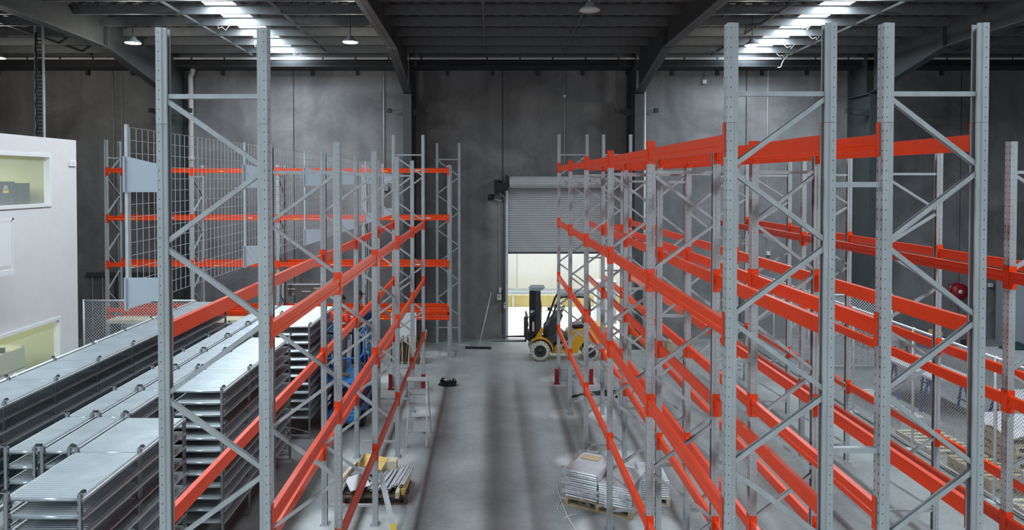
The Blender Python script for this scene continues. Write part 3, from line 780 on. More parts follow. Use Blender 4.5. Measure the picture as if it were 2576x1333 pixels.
shelving(-4.60, -3.87, 6.74, 2, 12, 'shortest wide shelving unit, the closest, standing against the narrow pair')
shelving(-4.56, -3.82, 10.2, 3, 12, 'wide shelving unit between the closest unit and the one by the lift')
shelving(-4.42, -3.70, 14.7, 2, 12, 'wide shelving unit beside the blue scissor lift')

# ------------------------------------------------------------------ chain link fences
def chainlink(mb, p0, p1, z0, z1, pitch=.075, r=.0022):
    p0, p1 = Vector(p0), Vector(p1); d = p1-p0; L = d.length; d.normalize(); H = z1-z0
    nrm = Vector((-d.y, d.x, 0))
    for sgn in (1, -1):
        k = -H if sgn > 0 else 0.0
        k = math.floor(k/pitch)*pitch
        while k < L+(0 if sgn > 0 else H):
            s0, h0 = k, 0.0; s1, h1 = k+sgn*H, H
            if s0 > s1: pass
            a0, a1 = (s0, h0), (s1, h1)
            def clip(a, b):
                (sa, ha), (sb, hb) = a, b
                if sb == sa: return a, b
                if sa < 0: ha = ha+(0-sa)*(hb-ha)/(sb-sa); sa = 0
                if sa > L: ha = ha+(L-sa)*(hb-ha)/(sb-sa); sa = L
                return (sa, ha), (sb, hb)
            if not (max(s0, s1) <= 0 or min(s0, s1) >= L):
                a0, a1 = clip(a0, a1); a1, a0 = clip(a1, a0)
                P = p0+d*a0[0]+nrm*(sgn*r*.8); Q = p0+d*a1[0]+nrm*(sgn*r*.8)
                if (Q-P).length > .01: mb.tube((P.x, P.y, z0+a0[1]), (Q.x, Q.y, z0+a1[1]), r, 3, caps=False)
            k += pitch
def fence(p0, p1, h, spacing, label, pitch=.075, r=.004, mid=False, z0=.08):
    p0, p1 = Vector((*p0, 0)), Vector((*p1, 0)); d = p1-p0; L = d.length; n = max(1, round(L/spacing))
    e = empty('chain_link_fence', p0); tag(e, label, 'fence')
    m = MB(); chainlink(m, (0, 0, 0), d, z0, h-.02, pitch, r); m.build('chain_link_mesh', 'fence_zinc', e)
    m = MB(); m.tube((0, 0, h), (*d[:2], h), .024, 10); m.build('top_rail', 'fence_zinc', e)
    m = MB(); m.tube((0, 0, z0), (*d[:2], z0), .02, 8); m.build('bottom_rail', 'fence_zinc', e)
    pm_ = MB(); pm_.tube((0, 0, 0), (0, 0, h+.03), .026, 10); pm_.box(-.09, .09, -.09, .09, 0, .008); pmx = pm_.mesh('post', 'fence_zinc')
    for i in range(n+1):
        q = d*i/n; inst('post', pmx, e, (q.x, q.y, 0))
    return e
fence((-7.90, 19.2), (-7.90, 7.0), 2.10, 2.4, 'chain link fence running along the galvanised shelving')
fence((-10.95, 19.25), (-7.95, 19.25), 2.10, 3.0, 'short chain link fence section joining the office block corner', pitch=.08, r=.0062)
fence((8.42, 23.4), (8.42, 7.2), 2.40, 2.4, 'long chain link fence beside the lower pallet rack row', pitch=.062, r=.0040)
fence((8.55, 20.2), (11.4, 20.2), 2.10, 2.8, 'chain link fence section crossing behind the long one', pitch=.08, r=.0062)
# rounded temporary barrier at far right
m = MB(); m.path([(8.9, 21.0, 0), (8.9, 21.0, .95), (9.0, 21.0, 1.1), (9.15, 21.0, 1.15), (10.5, 21.0, 1.15), (10.65, 21, 1.1), (10.75, 21, .95), (10.75, 21, 0)], .03, 8)
m.path([(8.9, 21.0, .45), (10.75, 21, .45)], .02, 8)
tag(m.build('crowd_barrier', 'board_white'), 'white tube barrier with rounded corners beyond the fence', 'barrier')
o = MB().box(9.35, 10.2, 20.55, 20.9, 0, .85).build('storage_box', 'plate_blue', bevel=.02); tag(o, 'pale blue grey box in front of the white tube barrier', 'box')
MB().box(9.33, 10.22, 20.53, 20.92, .85, .89).build('lid', 'cabinet_grey', o)
# white strip beam behind short fence, bench with goods on the lower wall rack level
def pallet_mesh_parts(e, lx, ly, mt='wood'):
    for i in range(7):
        y = -ly/2+(ly-.09)*i/6; MB().box(-lx/2, lx/2, y, y+.09, .115, .135).build('deck_board', mt, e)
    for x in (-lx/2+.04, 0, lx/2-.04):
        MB().box(x-.03, x+.03, -ly/2, ly/2, .025, .115).build('stringer', mt, e)
    for y in (-ly/2, -.05, ly/2-.1):
        MB().box(-lx/2, lx/2, y, y+.1, 0, .025).build('base_board', mt, e)
def pallet(x, y, z, lx, ly, rz, label, mt='wood', group=None):
    e = empty('pallet', (x, y, z), rz); tag(e, label, 'pallet', group); pallet_mesh_parts(e, lx, ly, mt); return e
# goods in / in front of the wall rack
o = MB().box(-10.9, -6.9, 20.3, 20.9, 1.26, 1.36).build('white_worktop', 'wood_pale'); tag(o, 'long cream worktop behind the short chain link fence', 'worktop')
for xx in (-10.8, -8.9, -7.0): MB().box(xx-.03, xx+.03, 20.35, 20.85, 0, 1.26).build('leg', 'steel_grey', o)
MB().box(-10.8, -7.0, 20.35, 20.85, .62, .68).build('lower_shelf', 'wood_pale', o)
o = MB().box(-10.6, -9.6, 20.4, 20.85, .68, .98).build('storage_crate', 'blue_trestle', bevel=.01); tag(o, 'blue crate on the lower shelf of the cream worktop', 'crate')
o = MB().box(-9.3, -8.0, 20.4, 20.85, .0, .35).build('storage_crate', 'blue_dark', bevel=.01); tag(o, 'dark blue crate on the floor under the cream worktop', 'crate')
# tilted white panel by the door
m = MB(); m.prism([(-11.75, 22.9, 1.55), (-11.45, 22.9, 1.95), (-10.85, 22.9, 2.10), (-10.85, 22.9, .6), (-11.75, 22.9, .6)], (0, .05, 0)); m.box(-11.6, -11.0, 22.85, 23.1, 0, .62)
tag(m.build('display_panel', 'board_white'), 'pale cut-corner panel standing between the wall rack and the grey door', 'panel')
# sign board by the wall
o = MB().box(-6.55, -5.25, 22.75, 22.8, 1.65, 2.0).build('notice_board', 'sign_brown'); tag(o, 'dark framed notice board above the end of the shelving', 'board')
m = MB(); m.box(-6.6, -5.2, 22.73, 22.82, 2.0, 2.04); m.box(-6.6, -6.56, 22.73, 22.82, .0, 2.0); m.box(-5.24, -5.2, 22.73, 22.82, .0, 2.0); m.build('frame', 'board_white', o)
m = MB()
for (a, b, c) in ((-6.42, -6.2, 1.86), (-5.98, -5.7, 1.78), (-5.6, -5.35, 1.88), (-6.3, -6.22, 1.7)): m.box(a, b, 22.735, 22.75, c, c+.035)
m.build('white_marks', 'board_white', o)
# white board with timber offcuts in wall rack bay
o = MB().cbox((-2.52, 20.95, 1.02), (.75, .03, .86), rx=-.05).build('white_board', 'board_white'); tag(o, 'large square white board leaning over timber offcuts', 'board')
m = MB(); m.box(-2.9, -2.14, 20.98, 21.3, .0, .6); m.build('support_box', 'wood_dark', o)
for i in range(9):
    a = random.uniform(-.25, .3); x = -2.62+i*.09
    o = MB().bar((x, 20.7, .0), (x+a*.5, 21.0, .95), .03, .05).build('timber_batten', 'wood' if i % 2 else 'wood_dark'); tag(o, 'thin timber batten leaning under the white board', 'batten', 'timber battens under the white board')

# ------------------------------------------------------------------ wrapped pallet of trays (racks A)
def tray_stack_mesh(lx, ly):
    m = MB()
    m.box(-lx/2, lx/2, -ly/2, ly/2, .030, .035)
    for i in range(9):
        x = -lx/2+.04+(lx-.08)*i/8; m.box(x-.006, x+.006, -ly/2+.01, ly/2-.01, .035, .038)
    for (a, b, v) in (((-lx/2, -ly/2), (-1, 0), (0, ly, 0)), ((lx/2, -ly/2), (1, 0), (0, ly, 0)), ((-lx/2, -ly/2), (0, -1), (lx, 0, 0)), ((-lx/2, ly/2), (0, 1), (lx, 0, 0))):
        m.prism([(a[0], a[1], .035), (a[0]+b[0]*.014, a[1]+b[1]*.014, .012), (a[0]+b[0]*.008, a[1]+b[1]*.008, .012), (a[0]-b[0]*.006, a[1]-b[1]*.006, .035)], v)
    return m.mesh('steel_tray', 'galv_bright')
PX, PY, PR = 1.96, 11.85, -.50
R2 = Matrix.Rotation(PR, 3, 'Z')
def on_pallet(x, y, z): v = R2 @ Vector((x, y, 0)); return (PX+v.x, PY+v.y, z)
pallet(PX, PY, 0, 1.16, .92, PR, 'worn timber pallet under the shrink-wrapped steel trays')
tm = tray_stack_mesh(.54, .84)
for (cx, nlev, lab) in ((-.29, 12, 'galvanised tray in the taller wrapped stack on the pallet'), (.29, 9, 'galvanised tray in the lower wrapped stack on the pallet')):
    for k in range(nlev):
        o = inst('steel_tray', tm, None, on_pallet(cx+random.uniform(-.006, .006), random.uniform(-.01, .01), .137+k*.037), (0, 0, PR+random.uniform(-.01, .01)))
        tag(o, lab, 'tray', 'steel trays ' + ('taller' if cx < 0 else 'lower') + ' stack')
o = inst('cardboard_sheet', MB().box(-.16, .16, -.1, .1, 0, .004).mesh('cardboard_sheet', 'wood'), None, on_pallet(-.36, .22, .137+12*.037+.004), (0, 0, PR)); tag(o, 'brown cardboard sheet on top of the wrapped trays', 'cardboard')
m = MB(); hx, hy = .62, .50; vs = []; fs = []; n = 72; rows = [.10, .18, .28, .38, .47, .56, .62]
per = []
for i in range(n):
    t = i/n*4; k = int(t); u = t-k
    c = [(-hx, -hy), (hx, -hy), (hx, hy), (-hx, hy)]; a = c[k]; b = c[(k+1) % 4]; per.append((a[0]+(b[0]-a[0])*u, a[1]+(b[1]-a[1])*u))
for j, z in enumerate(rows):
    for i, (x, y) in enumerate(per):
        q = 1+.012*math.sin(i*1.9+j*2.3)+(.05*random.random() if j == 0 else 0); vs.append((x*q, y*q, z+.02*math.sin(i*.7+j) if j < len(rows)-1 else z+.03*math.sin(i*.9)))
for j in range(len(rows)-1):
    for i in range(n): fs.append((j*n+i, j*n+(i+1) % n, (j+1)*n+(i+1) % n, (j+1)*n+i))
m.smooth = True; m.add(vs, fs)
o = m.build('shrink_wrap', 'shrink_film', None, (PX, PY, 0)); o.rotation_euler = (0, 0, PR); tag(o, 'crumpled clear shrink film wrapped around the steel trays', 'plastic film')
MB().path([(-hx-.02, -.1, .5), (-hx-.07, -.05, .42), (-hx-.05, .05, .33), (-hx-.03, 0, .2), (-hx-.06, -.12, .08)], .02, 6).build('loose_fold', 'shrink_film', o)
# smaller lower stack beside
pallet(2.75, 12.05, 0, .5, .8, -.05, 'small timber pallet beside the shrink-wrapped one', 'wood_pale')
tm2 = tray_stack_mesh(.44, .74)
for k in range(8):
    o = inst('steel_tray', tm2, None, (2.75, 12.05, .137+k*.037), (0, 0, -.05)); tag(o, 'galvanised tray in the small unwrapped stack beside the wrapped pallet', 'tray', 'steel trays small stack')
m = MB(); m.path([(1.18, 12.5, .006), (1.19, 11.9, .02), (1.24, 11.3, .006), (1.33, 10.8, .006), (1.37, 10.4, .006), (1.41, 9.9, .006)], .008, 5); m.path([(1.2, 11.9, .008), (1.13, 11.65, .006), (1.1, 11.5, .006)], .006, 5); m.path([(1.4, 11.33, .03), (1.28, 11.3, .006), (1.18, 11.22, .006)], .007, 5)
tag(m.build('plastic_strap', 'white_gloss'), 'white plastic strap trailing on the floor by the wrapped pallet', 'strap')
# pallet of steel members in row L
ex, ey = -1.92, 12.15
pallet(ex, ey, 0, 1.1, .9, .04, 'dark timber pallet under the galvanised members beside the ladder', 'wood_dark')
for i in range(15):
    x = ex-.05+i*.041; z = .14+random.random()*.05+(.12 if i > 9 else .06)
    m = MB(); m.strip([(-.017, -.02), (.017, -.02), (.017, .02), (-.017, .02)], .003, (0, -.36, 0), (0, .40, 0), (0, 0, 1))
    o = m.build('steel_channel', 'galv_bright', None, (x, ey, z)); o.rotation_euler = (0, 0, -.14+random.uniform(-.03, .03)); tag(o, 'shiny steel channel lying in the bundle on the dark pallet', 'channel', 'steel channels on the dark pallet')
for i, (x, y, l, a, z, mt, lab) in enumerate((( -1.50, 12.1, .95, -.03, .19, 'wood_pale', 'pale timber batten upright on edge beside the steel channels'), (-1.42, 12.1, .7, -.05, .19, 'wood_yellow', 'yellow timber batten leaning outside the pale one'), (-2.45, 12.2, .95, -.17, .3, 'wood_pale', 'pale timber batten on the far edge of the dark pallet'))):
    m = MB(); m.cbox((0, 0, 0), (.06, l, .10)); o = m.build('timber_batten', mt, None, (x, y, z)); o.rotation_euler = (.0, 0, a); tag(o, lab, 'batten')
m = MB(); m.cbox((0, 0, 0), (.44, .35, .015)); o = m.build('plywood_sheet', 'wood_yellow', None, (-2.05, 12.5, .40)); o.rotation_euler = (.25, .12, -.2); tag(o, 'yellow plywood offcut propped on the pallet of steel channels', 'plywood')
m = MB(); m.cbox((0, 0, 0), (.34, .45, .01)); o = m.build('white_offcut', 'board_white', None, (-2.22, 11.95, .28)); o.rotation_euler = (.1, -.15, .4); tag(o, 'white sheet offcut lying on the dark pallet', 'offcut')
m = MB(); m.cbox((0, 0, 0), (.28, .2, .25)); o = m.build('carton', 'wood_pale', None, (-1.78, 12.62, .27)); tag(o, 'pale open carton behind the steel channels', 'carton')
# loose flat bar with yellow tag
m = MB(); m.bar((-1.72, 11.2, .75), (-1.45, 10.75, .06), .006, .085, (1, 0, 0)); o = m.build('loose_bar', 'galv'); tag(o, 'loose flat steel bar leaning with a yellow taped end', 'bar')
m = MB(); m.bar((-1.477, 10.795, .129), (-1.447, 10.745, .052), .010, .089, (1, 0, 0)); m.build('taped_end', 'yellow_tag', o)
# step ladder
e = empty('step_ladder', (-1.66, 14.25, 0)); tag(e, 'aluminium A-frame step ladder standing beside the aisle', 'ladder')
for s in (0, .40):
    MB().bar((s, 0, 0), (s+(.03 if s == 0 else -.02), .30, 1.27), .028, .07).build('front_stile', 'aluminium', e)
    MB().bar((s+.02, .85, 0), (s, .36, 1.22), .022, .04).build('rear_leg', 'aluminium', e)
for k in range(4):
    t = (k+.9)/4.6; MB().cbox((.2, .30*t, 1.27*t), (.37, .11, .045)).build('tread', 'aluminium', e)
MB().cbox((.2, .33, 1.28), (.44, .22, .035)).build('top_cap', 'aluminium', e, bevel=.006)
for k in (.3, .75): MB().bar((.02, .85-.49*k, 1.22*k), (.40, .85-.49*k, 1.22*k), .015, .03).build('rear_stretcher', 'aluminium', e)
# things on the floor
m = MB(); random.seed(3)
for i in range(9):
    a = random.uniform(0, 6.28); pts = []
    for k in range(9):
        t = k/8*5+a; pts.append((.24*math.cos(t)*(.6+.4*random.random()), .14*math.sin(t)*(.6+.4*random.random()), .03+.02*i*random.random()))
    m.path(pts, .02, 5)
o = m.build('strap_heap', 'black', None, (-1.08, 18.55, 0)); tag(o, 'heap of black strapping lying on the open aisle floor', 'straps')
m = MB()
for i in range(9):
    a = random.uniform(-.5, .5); pts = [(-.5*math.cos(t)+a*.5, .35*math.sin(t)*random.uniform(.5, 1)+a*.3, .015+.01*random.random()) for t in [k/7*PI*1.1 for k in range(8)]]
    m.path(pts, .013, 5)
o = m.build('strap_coil', 'black', None, (2.72, 17.6, 0)); tag(o, 'tangle of thin black cable on the floor under the racks', 'cable')
m = MB(); m.cbox((-.0, 0, .03), (.82, .09, .06)); o = m.build('broom', 'black', None, (-.35, 22.6, 0), bevel=.01); o.rotation_euler = (0, 0, -.06); tag(o, 'wide broom leaning against the concrete wall', 'broom')
m = MB(); m.path([(.02, .02, .05), (.33, 1.33, 1.58)], .014, 8); m.build('handle', 'wood_pale', o)
m = MB(); m.path([(.09, .0, .03), (.05, .20, .25)], .006, 5); m.path([(-.09, .0, .03), (.05, .2, .25)], .006, 5); m.build('brace_wire', 'galv', o)
o = MB().box(-1.0, -.62, 23.0, 23.08, 0, .02).build('steel_strip', 'galv_bright'); tag(o, 'short pale steel strip lying by the wall foot', 'strip')

# ------------------------------------------------------------------ forklift
def wheel(e, x, y, r, wd, label=None):
    m = MB(); n = 28; sg = -1
    prof = [(r*.60, -wd/2), (r*.93, -wd/2), (r, -wd*.36), (r, wd*.36), (r*.93, wd/2), (r*.60, wd/2)]
    m.lathe(prof, (0, 0, 0), 'Y', n)
    t = m.build('tyre', 'tyre_white', e, (x, y, r))
    g = MB()
    for i in range(18):
        a = 2*PI*i/18; c = Vector((math.cos(a), 0, math.sin(a)))
        for s in (-1, 1):
            g.bar(c*r*.86+Vector((0, s*wd*.505, 0)), c*r*.995+Vector((0, s*wd*.505, 0)), .016, .012, (0, 1, 0))
    g.build('tread_slots', 'charcoal', t)
    h = MB(); h.lathe([(r*.62, -wd*.40), (r*.55, -wd*.44), (r*.40, -wd*.30), (r*.22, -wd*.32), (r*.20, -wd*.48), (0, -wd*.48)], (0, 0, 0), 'Y', 20)
    h.lathe([(r*.62, wd*.40), (r*.4, wd*.3), (0, wd*.3)], (0, 0, 0), 'Y', 20)
    for i in range(6):
        a = PI*i/3; h.tube((r*.33*math.cos(a), -wd*.42, r*.33*math.sin(a)), (r*.33*math.cos(a), -wd*.28, r*.33*math.sin(a)), .014, 6)
    h.build('rim', 'charcoal', t)
    return t
fe = empty('forklift', (1.50, 21.0, 0)); tag(fe, 'yellow forklift with pale tyres parked before the open roller door', 'forklift')
RF, RR = .30, .25
for y in (.10, 1.02): wheel(fe, 0, y, RF, .2)
for y in (.12, 1.0): wheel(fe, 1.50, y, RR, .17)
# chassis side: yellow body
m = MB()
side = [(.34, .30), (.34, .20), (1.12, .20), (1.18, .36), (1.30, .53), (1.50, .58), (1.72, .53), (1.82, .36), (2.0, .34), (2.12, .45), (2.14, .80), (2.02, .98), (1.66, 1.02), (1.40, .95), (1.05, .88), (.86, .80), (.80, .62), (.70, .50), (.50, .48)]
m.prism([(x, .14, z) for x, z in side], (0, .84, 0))
m.build('body', 'forklift_yellow', fe, bevel=.015)
m = MB(); 
fend = [(.36+.0, .30)] + [(.40*math.cos(a), .30+.40*math.sin(a)) for a in [math.radians(d) for d in range(10, 131, 12)]] + [(.36*math.cos(a), .30+.36*math.sin(a)) for a in [math.radians(d) for d in range(130, 9, -12)]]
for yf in (0, .9):
    m = MB(); m.prism([(x, yf, z) for x, z in fend], (0, .22, 0)); m.prism([(-.14, yf+.02, .68), (.02, yf+.02, .66), (.10, yf+.02, .98), (.04, yf+.02, .98)], (0, .18, 0)); m.build('fender', 'forklift_yellow', fe)
m = MB(); m.prism([(.30, .1, .28), (.42, .1, .28), (.42, .1, .56), (.68, .1, .56), (.68, .1, .36), (.90, .1, .36), (.90, .1, .62), (.70, .1, .78), (.42, .1, .74), (.20, .1, .70), (.16, .1, .6)], (0, .92, 0)); m.build('step_well', 'charcoal', fe)
m = MB(); m.prism([(.14, .25, .70), (.45, .25, .72), (.55, .25, .95), (.70, .25, 1.32), (.58, .25, 1.40), (.30, .25, 1.10), (.16, .25, .95)], (0, .62, 0)); m.build('dashboard', 'charcoal', fe, bevel=.02)
m = MB()
pts = [(.70+.16*math.cos(t)*.45, .56+.16*math.sin(t), 1.42+.16*math.cos(t)*.8) for t in [2*PI*i/20 for i in range(21)]]; m.path(pts, .014, 6)
m.tube((.58, .56, 1.30), (.70, .56, 1.42), .02, 8); m.path([(.70, .40, 1.42), (.70, .72, 1.42)], .01, 6); m.build('steering_wheel', 'black', fe)
m = MB(); m.box(.92, 1.32, .32, .82, .92, 1.02); m.cbox((1.36, .57, 1.22), (.09, .46, .48), ry=.15); m.build('seat', 'black', fe, bevel=.03)
m = MB()
for y in (.16, .94):
    m.path([(.18, y, .75), (.30, y, 1.1), (.52, y, 1.72), (.58, y, 1.83), (.68, y, 1.88), (1.42, y, 1.88)], .030, 8)
    m.path([(1.44, y, 1.88), (1.47, y, 1.5), (1.46, y, 1.20), (1.36, y, .95)], .045, 8)
for x in (.62, .80, .98, 1.16, 1.34): m.bar((x, .16, 1.90), (x, .94, 1.90), .04, .03)
m.path([(.60, .16, 1.86), (.60, .94, 1.86)], .03, 8); m.build('overhead_guard', 'charcoal', fe)
MB().prism([(.56, .13, 1.92), (1.48, .13, 1.92), (1.46, .13, 1.98), (.72, .13, 2.0)], (0, .84, 0)).build('roof_cover', 'cabinet_grey', fe)
m = MB()
for y in (.30, .44, .66, .80):
    m.box(-.13, .03, y-.03, y+.03, .10, 2.06)
for z in (.14, .95, 1.5, 1.98): m.box(-.11, .0, .30, .80, z, z+.09)
m.build('mast', 'charcoal', fe)
m = MB()
for y in (.30, .80): m.box(-.28, -.14, y-.035, y+.035, .62, 2.02)
m.tube((-.14, .55, .2), (-.14, .55, 1.9), .035, 10); m.box(-.28, -.15, .30, .80, 1.78, 2.0); m.build('inner_mast', 'black', fe)
m = MB(); m.prism([(-.30, .25, 2.06), (.02, .25, 2.04), (.16, .25, 2.14), (-.22, .25, 2.14)], (0, .6, 0)); m.build('mast_head', 'cabinet_grey', fe)
m = MB(); m.path([(-.02, .34, 1.95), (.03, .34, 1.6), (.02, .34, 1.0), (-.02, .34, .8)], .014, 6); m.path([(.02, .38, 1.9), (.06, .38, 1.5), (.05, .38, .9)], .012, 6); m.build('hydraulic_hose', 'rubber', fe)
m = MB()
for z in (.62, 1.02): m.box(-.40, -.34, .06, 1.04, z, z+.09)
for y in (.1, .32, .54, .76, .98): m.box(-.39, -.36, y-.015, y+.015, .70, 1.28)
m.box(-.40, -.35, .06, 1.04, 1.24, 1.30); m.prism([(-.36, .1, 1.26), (-.30, .1, 1.36), (-.14, .1, 1.50), (-.12, .1, 1.44)], (0, .03, 0)); m.box(-.36, -.26, .28, .82, .55, .80)
m.build('carriage', 'charcoal', fe)
for y in (.22, .84):
    m = MB(); m.box(-.44, -.40, y-.05, y+.05, .54, 1.16); m.prism([(-.40, y-.05, .54), (-1.42, y-.05, .545), (-1.42, y-.05, .555), (-.40, y-.05, .585)], (0, .10, 0)); m.build('fork', 'steel_grey', fe)
m = MB(); m.cbox((-.21, .262, 1.42), (.13, .008, .08)); m.cbox((-.19, .262, .98), (.06, .012, .28)); m.build('mast_sticker', 'white_gloss', fe)
m = MB(); m.tube((.42, .13, 1.42), (.34, .08, 1.52), .012, 6); m.cbox((.26, .08, 1.54), (.08, .03, .10)); m.cbox((.44, .1, 1.62), (.05, .03, .10)); m.path([(.40, .12, 1.38), (.44, .10, 1.20), (.52, .10, 1.22), (.48, .12, 1.4)], .01, 6); m.build('mirror', 'charcoal', fe)
m = MB(); m.cbox((.93, .135, .62), (.03, .01, .04)); m.cbox((.97, .135, .62), (.015, .01, .05)); m.cbox((.90, .135, .63), (.012, .01, .05)); m.build('body_sticker', 'white_gloss', fe)
m = MB(); m.box(.14, .34, .3, .8, .3, .7); m.box(.34, .5, .22, .9, .25, .5); m.build('engine_block', 'black', fe)

# ------------------------------------------------------------------ scissor lift with two workers
lf = empty('scissor_lift', (-3.15, 16.15, 0)); tag(lf, 'blue scissor lift carrying two workers behind the mesh-backed rack', 'scissor lift')
LW, LL = .38, .95
m = MB(); m.box(-LW, LW, -LL, LL, .14, .42); m.box(-LW+.06, LW-.06, -LL-.06, LL+.06, .20, .36); m.build('chassis', 'blue_lift', lf, bevel=.02)
for x in (-LW+.0, LW): 
    for y in (-.65, .65):
        m = MB(); m.lathe([(0, -.06), (.15, -.06), (.17, -.04), (.17, .04), (.15, .06), (0, .06)], (0, 0, 0), 'X', 18); m.lathe([(0, -.065), (.07, -.065), (.07, .065), (0, .065)], (0, 0, 0), 'X', 10)
        m.build('wheel', 'rubber', lf, (x, y, .17))
m = MB()
for x in (-LW+.1, LW-.1):
    for k in range(3):
        z0 = .44+k*.16; m.bar((x, -.8, z0), (x, .8, z0+.17), .03, .06); m.bar((x+.035, .8, z0), (x+.035, -.8, z0+.17), .03, .06)
m.build('scissor_arms', 'blue_dark', lf)
MB().box(-LW-.02, LW+.02, -LL-.05, LL+.05, .97, 1.05).build('platform', 'blue_lift', lf, bevel=.01)
m = MB()
for (x0, y0, x1, y1) in ((-LW, -LL, LW, -LL), (-LW, LL, LW, LL), (-LW, -LL, -LW, LL), (LW, -LL, LW, LL)):
    for z in (1.55, 2.08): m.tube((x0, y0, z), (x1, y1, z), .018, 8)
for x in (-LW, LW):
    for y in (-LL, -.32, .32, LL): m.tube((x, y, 1.05), (x, y, 2.08), .018, 8)
    m.bar((x, .32, 1.1), (x, LL, 2.05), .02, .03)
m.box(-LW, -LW+.01, -LL, LL, 1.05, 1.2); m.box(LW-.01, LW, -LL, LL, 1.05, 1.2); m.build('guard_rail', 'blue_lift', lf)
m = MB(); m.tube((-LW+.02, -LL-.02, 2.10), (LW-.02, -LL-.02, 2.10), .028, 8); m.build('rail_padding', 'black', lf)
m = MB(); m.cbox((.06, -LL-.02, 2.12), (.05, .07, .06)); m.cbox((.30, -LL-.02, 2.12), (.04, .07, .06)); m.build('rail_marker', 'yellow_tag', lf)
m = MB(); m.cbox((.22, LL-.1, 2.14), (.28, .25, .2), ry=.2); m.tube((.22, LL-.1, 2.2), (.2, LL-.12, 2.32), .02, 8); m.build('control_box', 'blue_dark', lf, bevel=.015)
m = MB()
for s in (-1, 1): m.bar((s*(LW+.01), -LL, .48), (s*(LW+.01), LL, .48), .01, .03)
m.build('stripe', 'red_dark', lf)
o = MB().cbox((-3.0, 16.62, 1.18), (.32, .25, .26), .2).build('tool_bag', 'blue_dark', bevel=.03); tag(o, 'dark blue tool bag on the scissor lift platform', 'bag')
o = MB().box(-3.3, -2.92, 16.95, 17.0, 1.05, 1.75).build('white_panel', 'board_white'); o.name = 'white_sheet'; tag(o, 'white sheet standing on the scissor lift deck', 'sheet')

def skin_mesh(chains, sub=1):
    """chains: list of lists of (pos, radius); first chain point named by shared coordinates joins them"""
    me = bpy.data.meshes.new('skeleton'); idx = {}; vs = []; rs = []; es = []; roots = []
    for ch in chains:
        prev = None
        for (p, r) in ch:
            k = tuple(round(c, 4) for c in p)
            if k not in idx:
                idx[k] = len(vs); vs.append(p); rs.append(r)
            i = idx[k]
            if prev is not None and prev != i: es.append((prev, i))
            prev = i
    me.from_pydata(vs, es, []); o = bpy.data.objects.new('skeleton', me); C.objects.link(o)
    sk = o.modifiers.new('skin', 'SKIN'); sk.use_smooth_shade = True
    # mark one root for each connected component
    adj = {i: [] for i in range(len(vs))}
    for a, b in es: adj[a].append(b); adj[b].append(a)
    seen = set(); sv = me.skin_vertices[0].data
    for i in range(len(vs)):
        r = rs[i]; sv[i].radius = r if isinstance(r, tuple) else (r, r); sv[i].use_root = False
    for i in range(len(vs)):
        if i in seen: continue
        sv[i].use_root = True; st = [i]
        while st:
            j = st.pop()
            if j in seen: continue
            seen.add(j); st += adj[j]
    su = o.modifiers.new('sub', 'SUBSURF'); su.levels = sub; su.render_levels = sub
    dg = bpy.context.evaluated_depsgraph_get(); dg.update()
    out = bpy.data.meshes.new_from_object(o.evaluated_get(dg)); bpy.data.objects.remove(o)
    for p in out.polygons: p.use_smooth = True
    return out
def head_verts(mb, c, R=.098):
    n, k = 20, 14; vs = []; fs = []
    for j in range(k+1):
        ph = -PI/2+PI*j/k
        for i in range(n):
            t = 2*PI*i/n; x, y, z = math.cos(ph)*math.cos(t), math.cos(ph)*math.sin(t), math.sin(ph)
            X, Y, Z = x*1.0, y*.80, z*1.22
            if z < -.1: X *= 1+.25*z*(0.4 if x > 0 else 1.3); Y *= 1+.35*z
            if x > .75 and abs(y) < .22 and -.35 < z < .18: X += .20*(1-abs(y)/.22)*(1-abs(z+.15)/.35)      # nose
            if x > .6 and .1 < z < .3 and .15 < abs(y) < .6: X -= .07                                       # eye sockets
            if x > .6 and -.62 < z < -.45 and abs(y) < .35: X += .03                                        # lips
            vs.append((c[0]+X*R, c[1]+Y*R, c[2]+Z*R))
    for j in range(k):
        for i in range(n): fs.append((j*n+i, j*n+(i+1) % n, (j+1)*n+(i+1) % n, (j+1)*n+i))
    mb.smooth = True; mb.add(vs, fs)
    for s in (-1, 1): mb.lathe([(0, -.012), (.026, -.012), (.03, .0), (.026, .01), (.012, .004), (0, .0)], (c[0]-.01, c[1]+s*R*.80, c[2]), 'Y', 10)
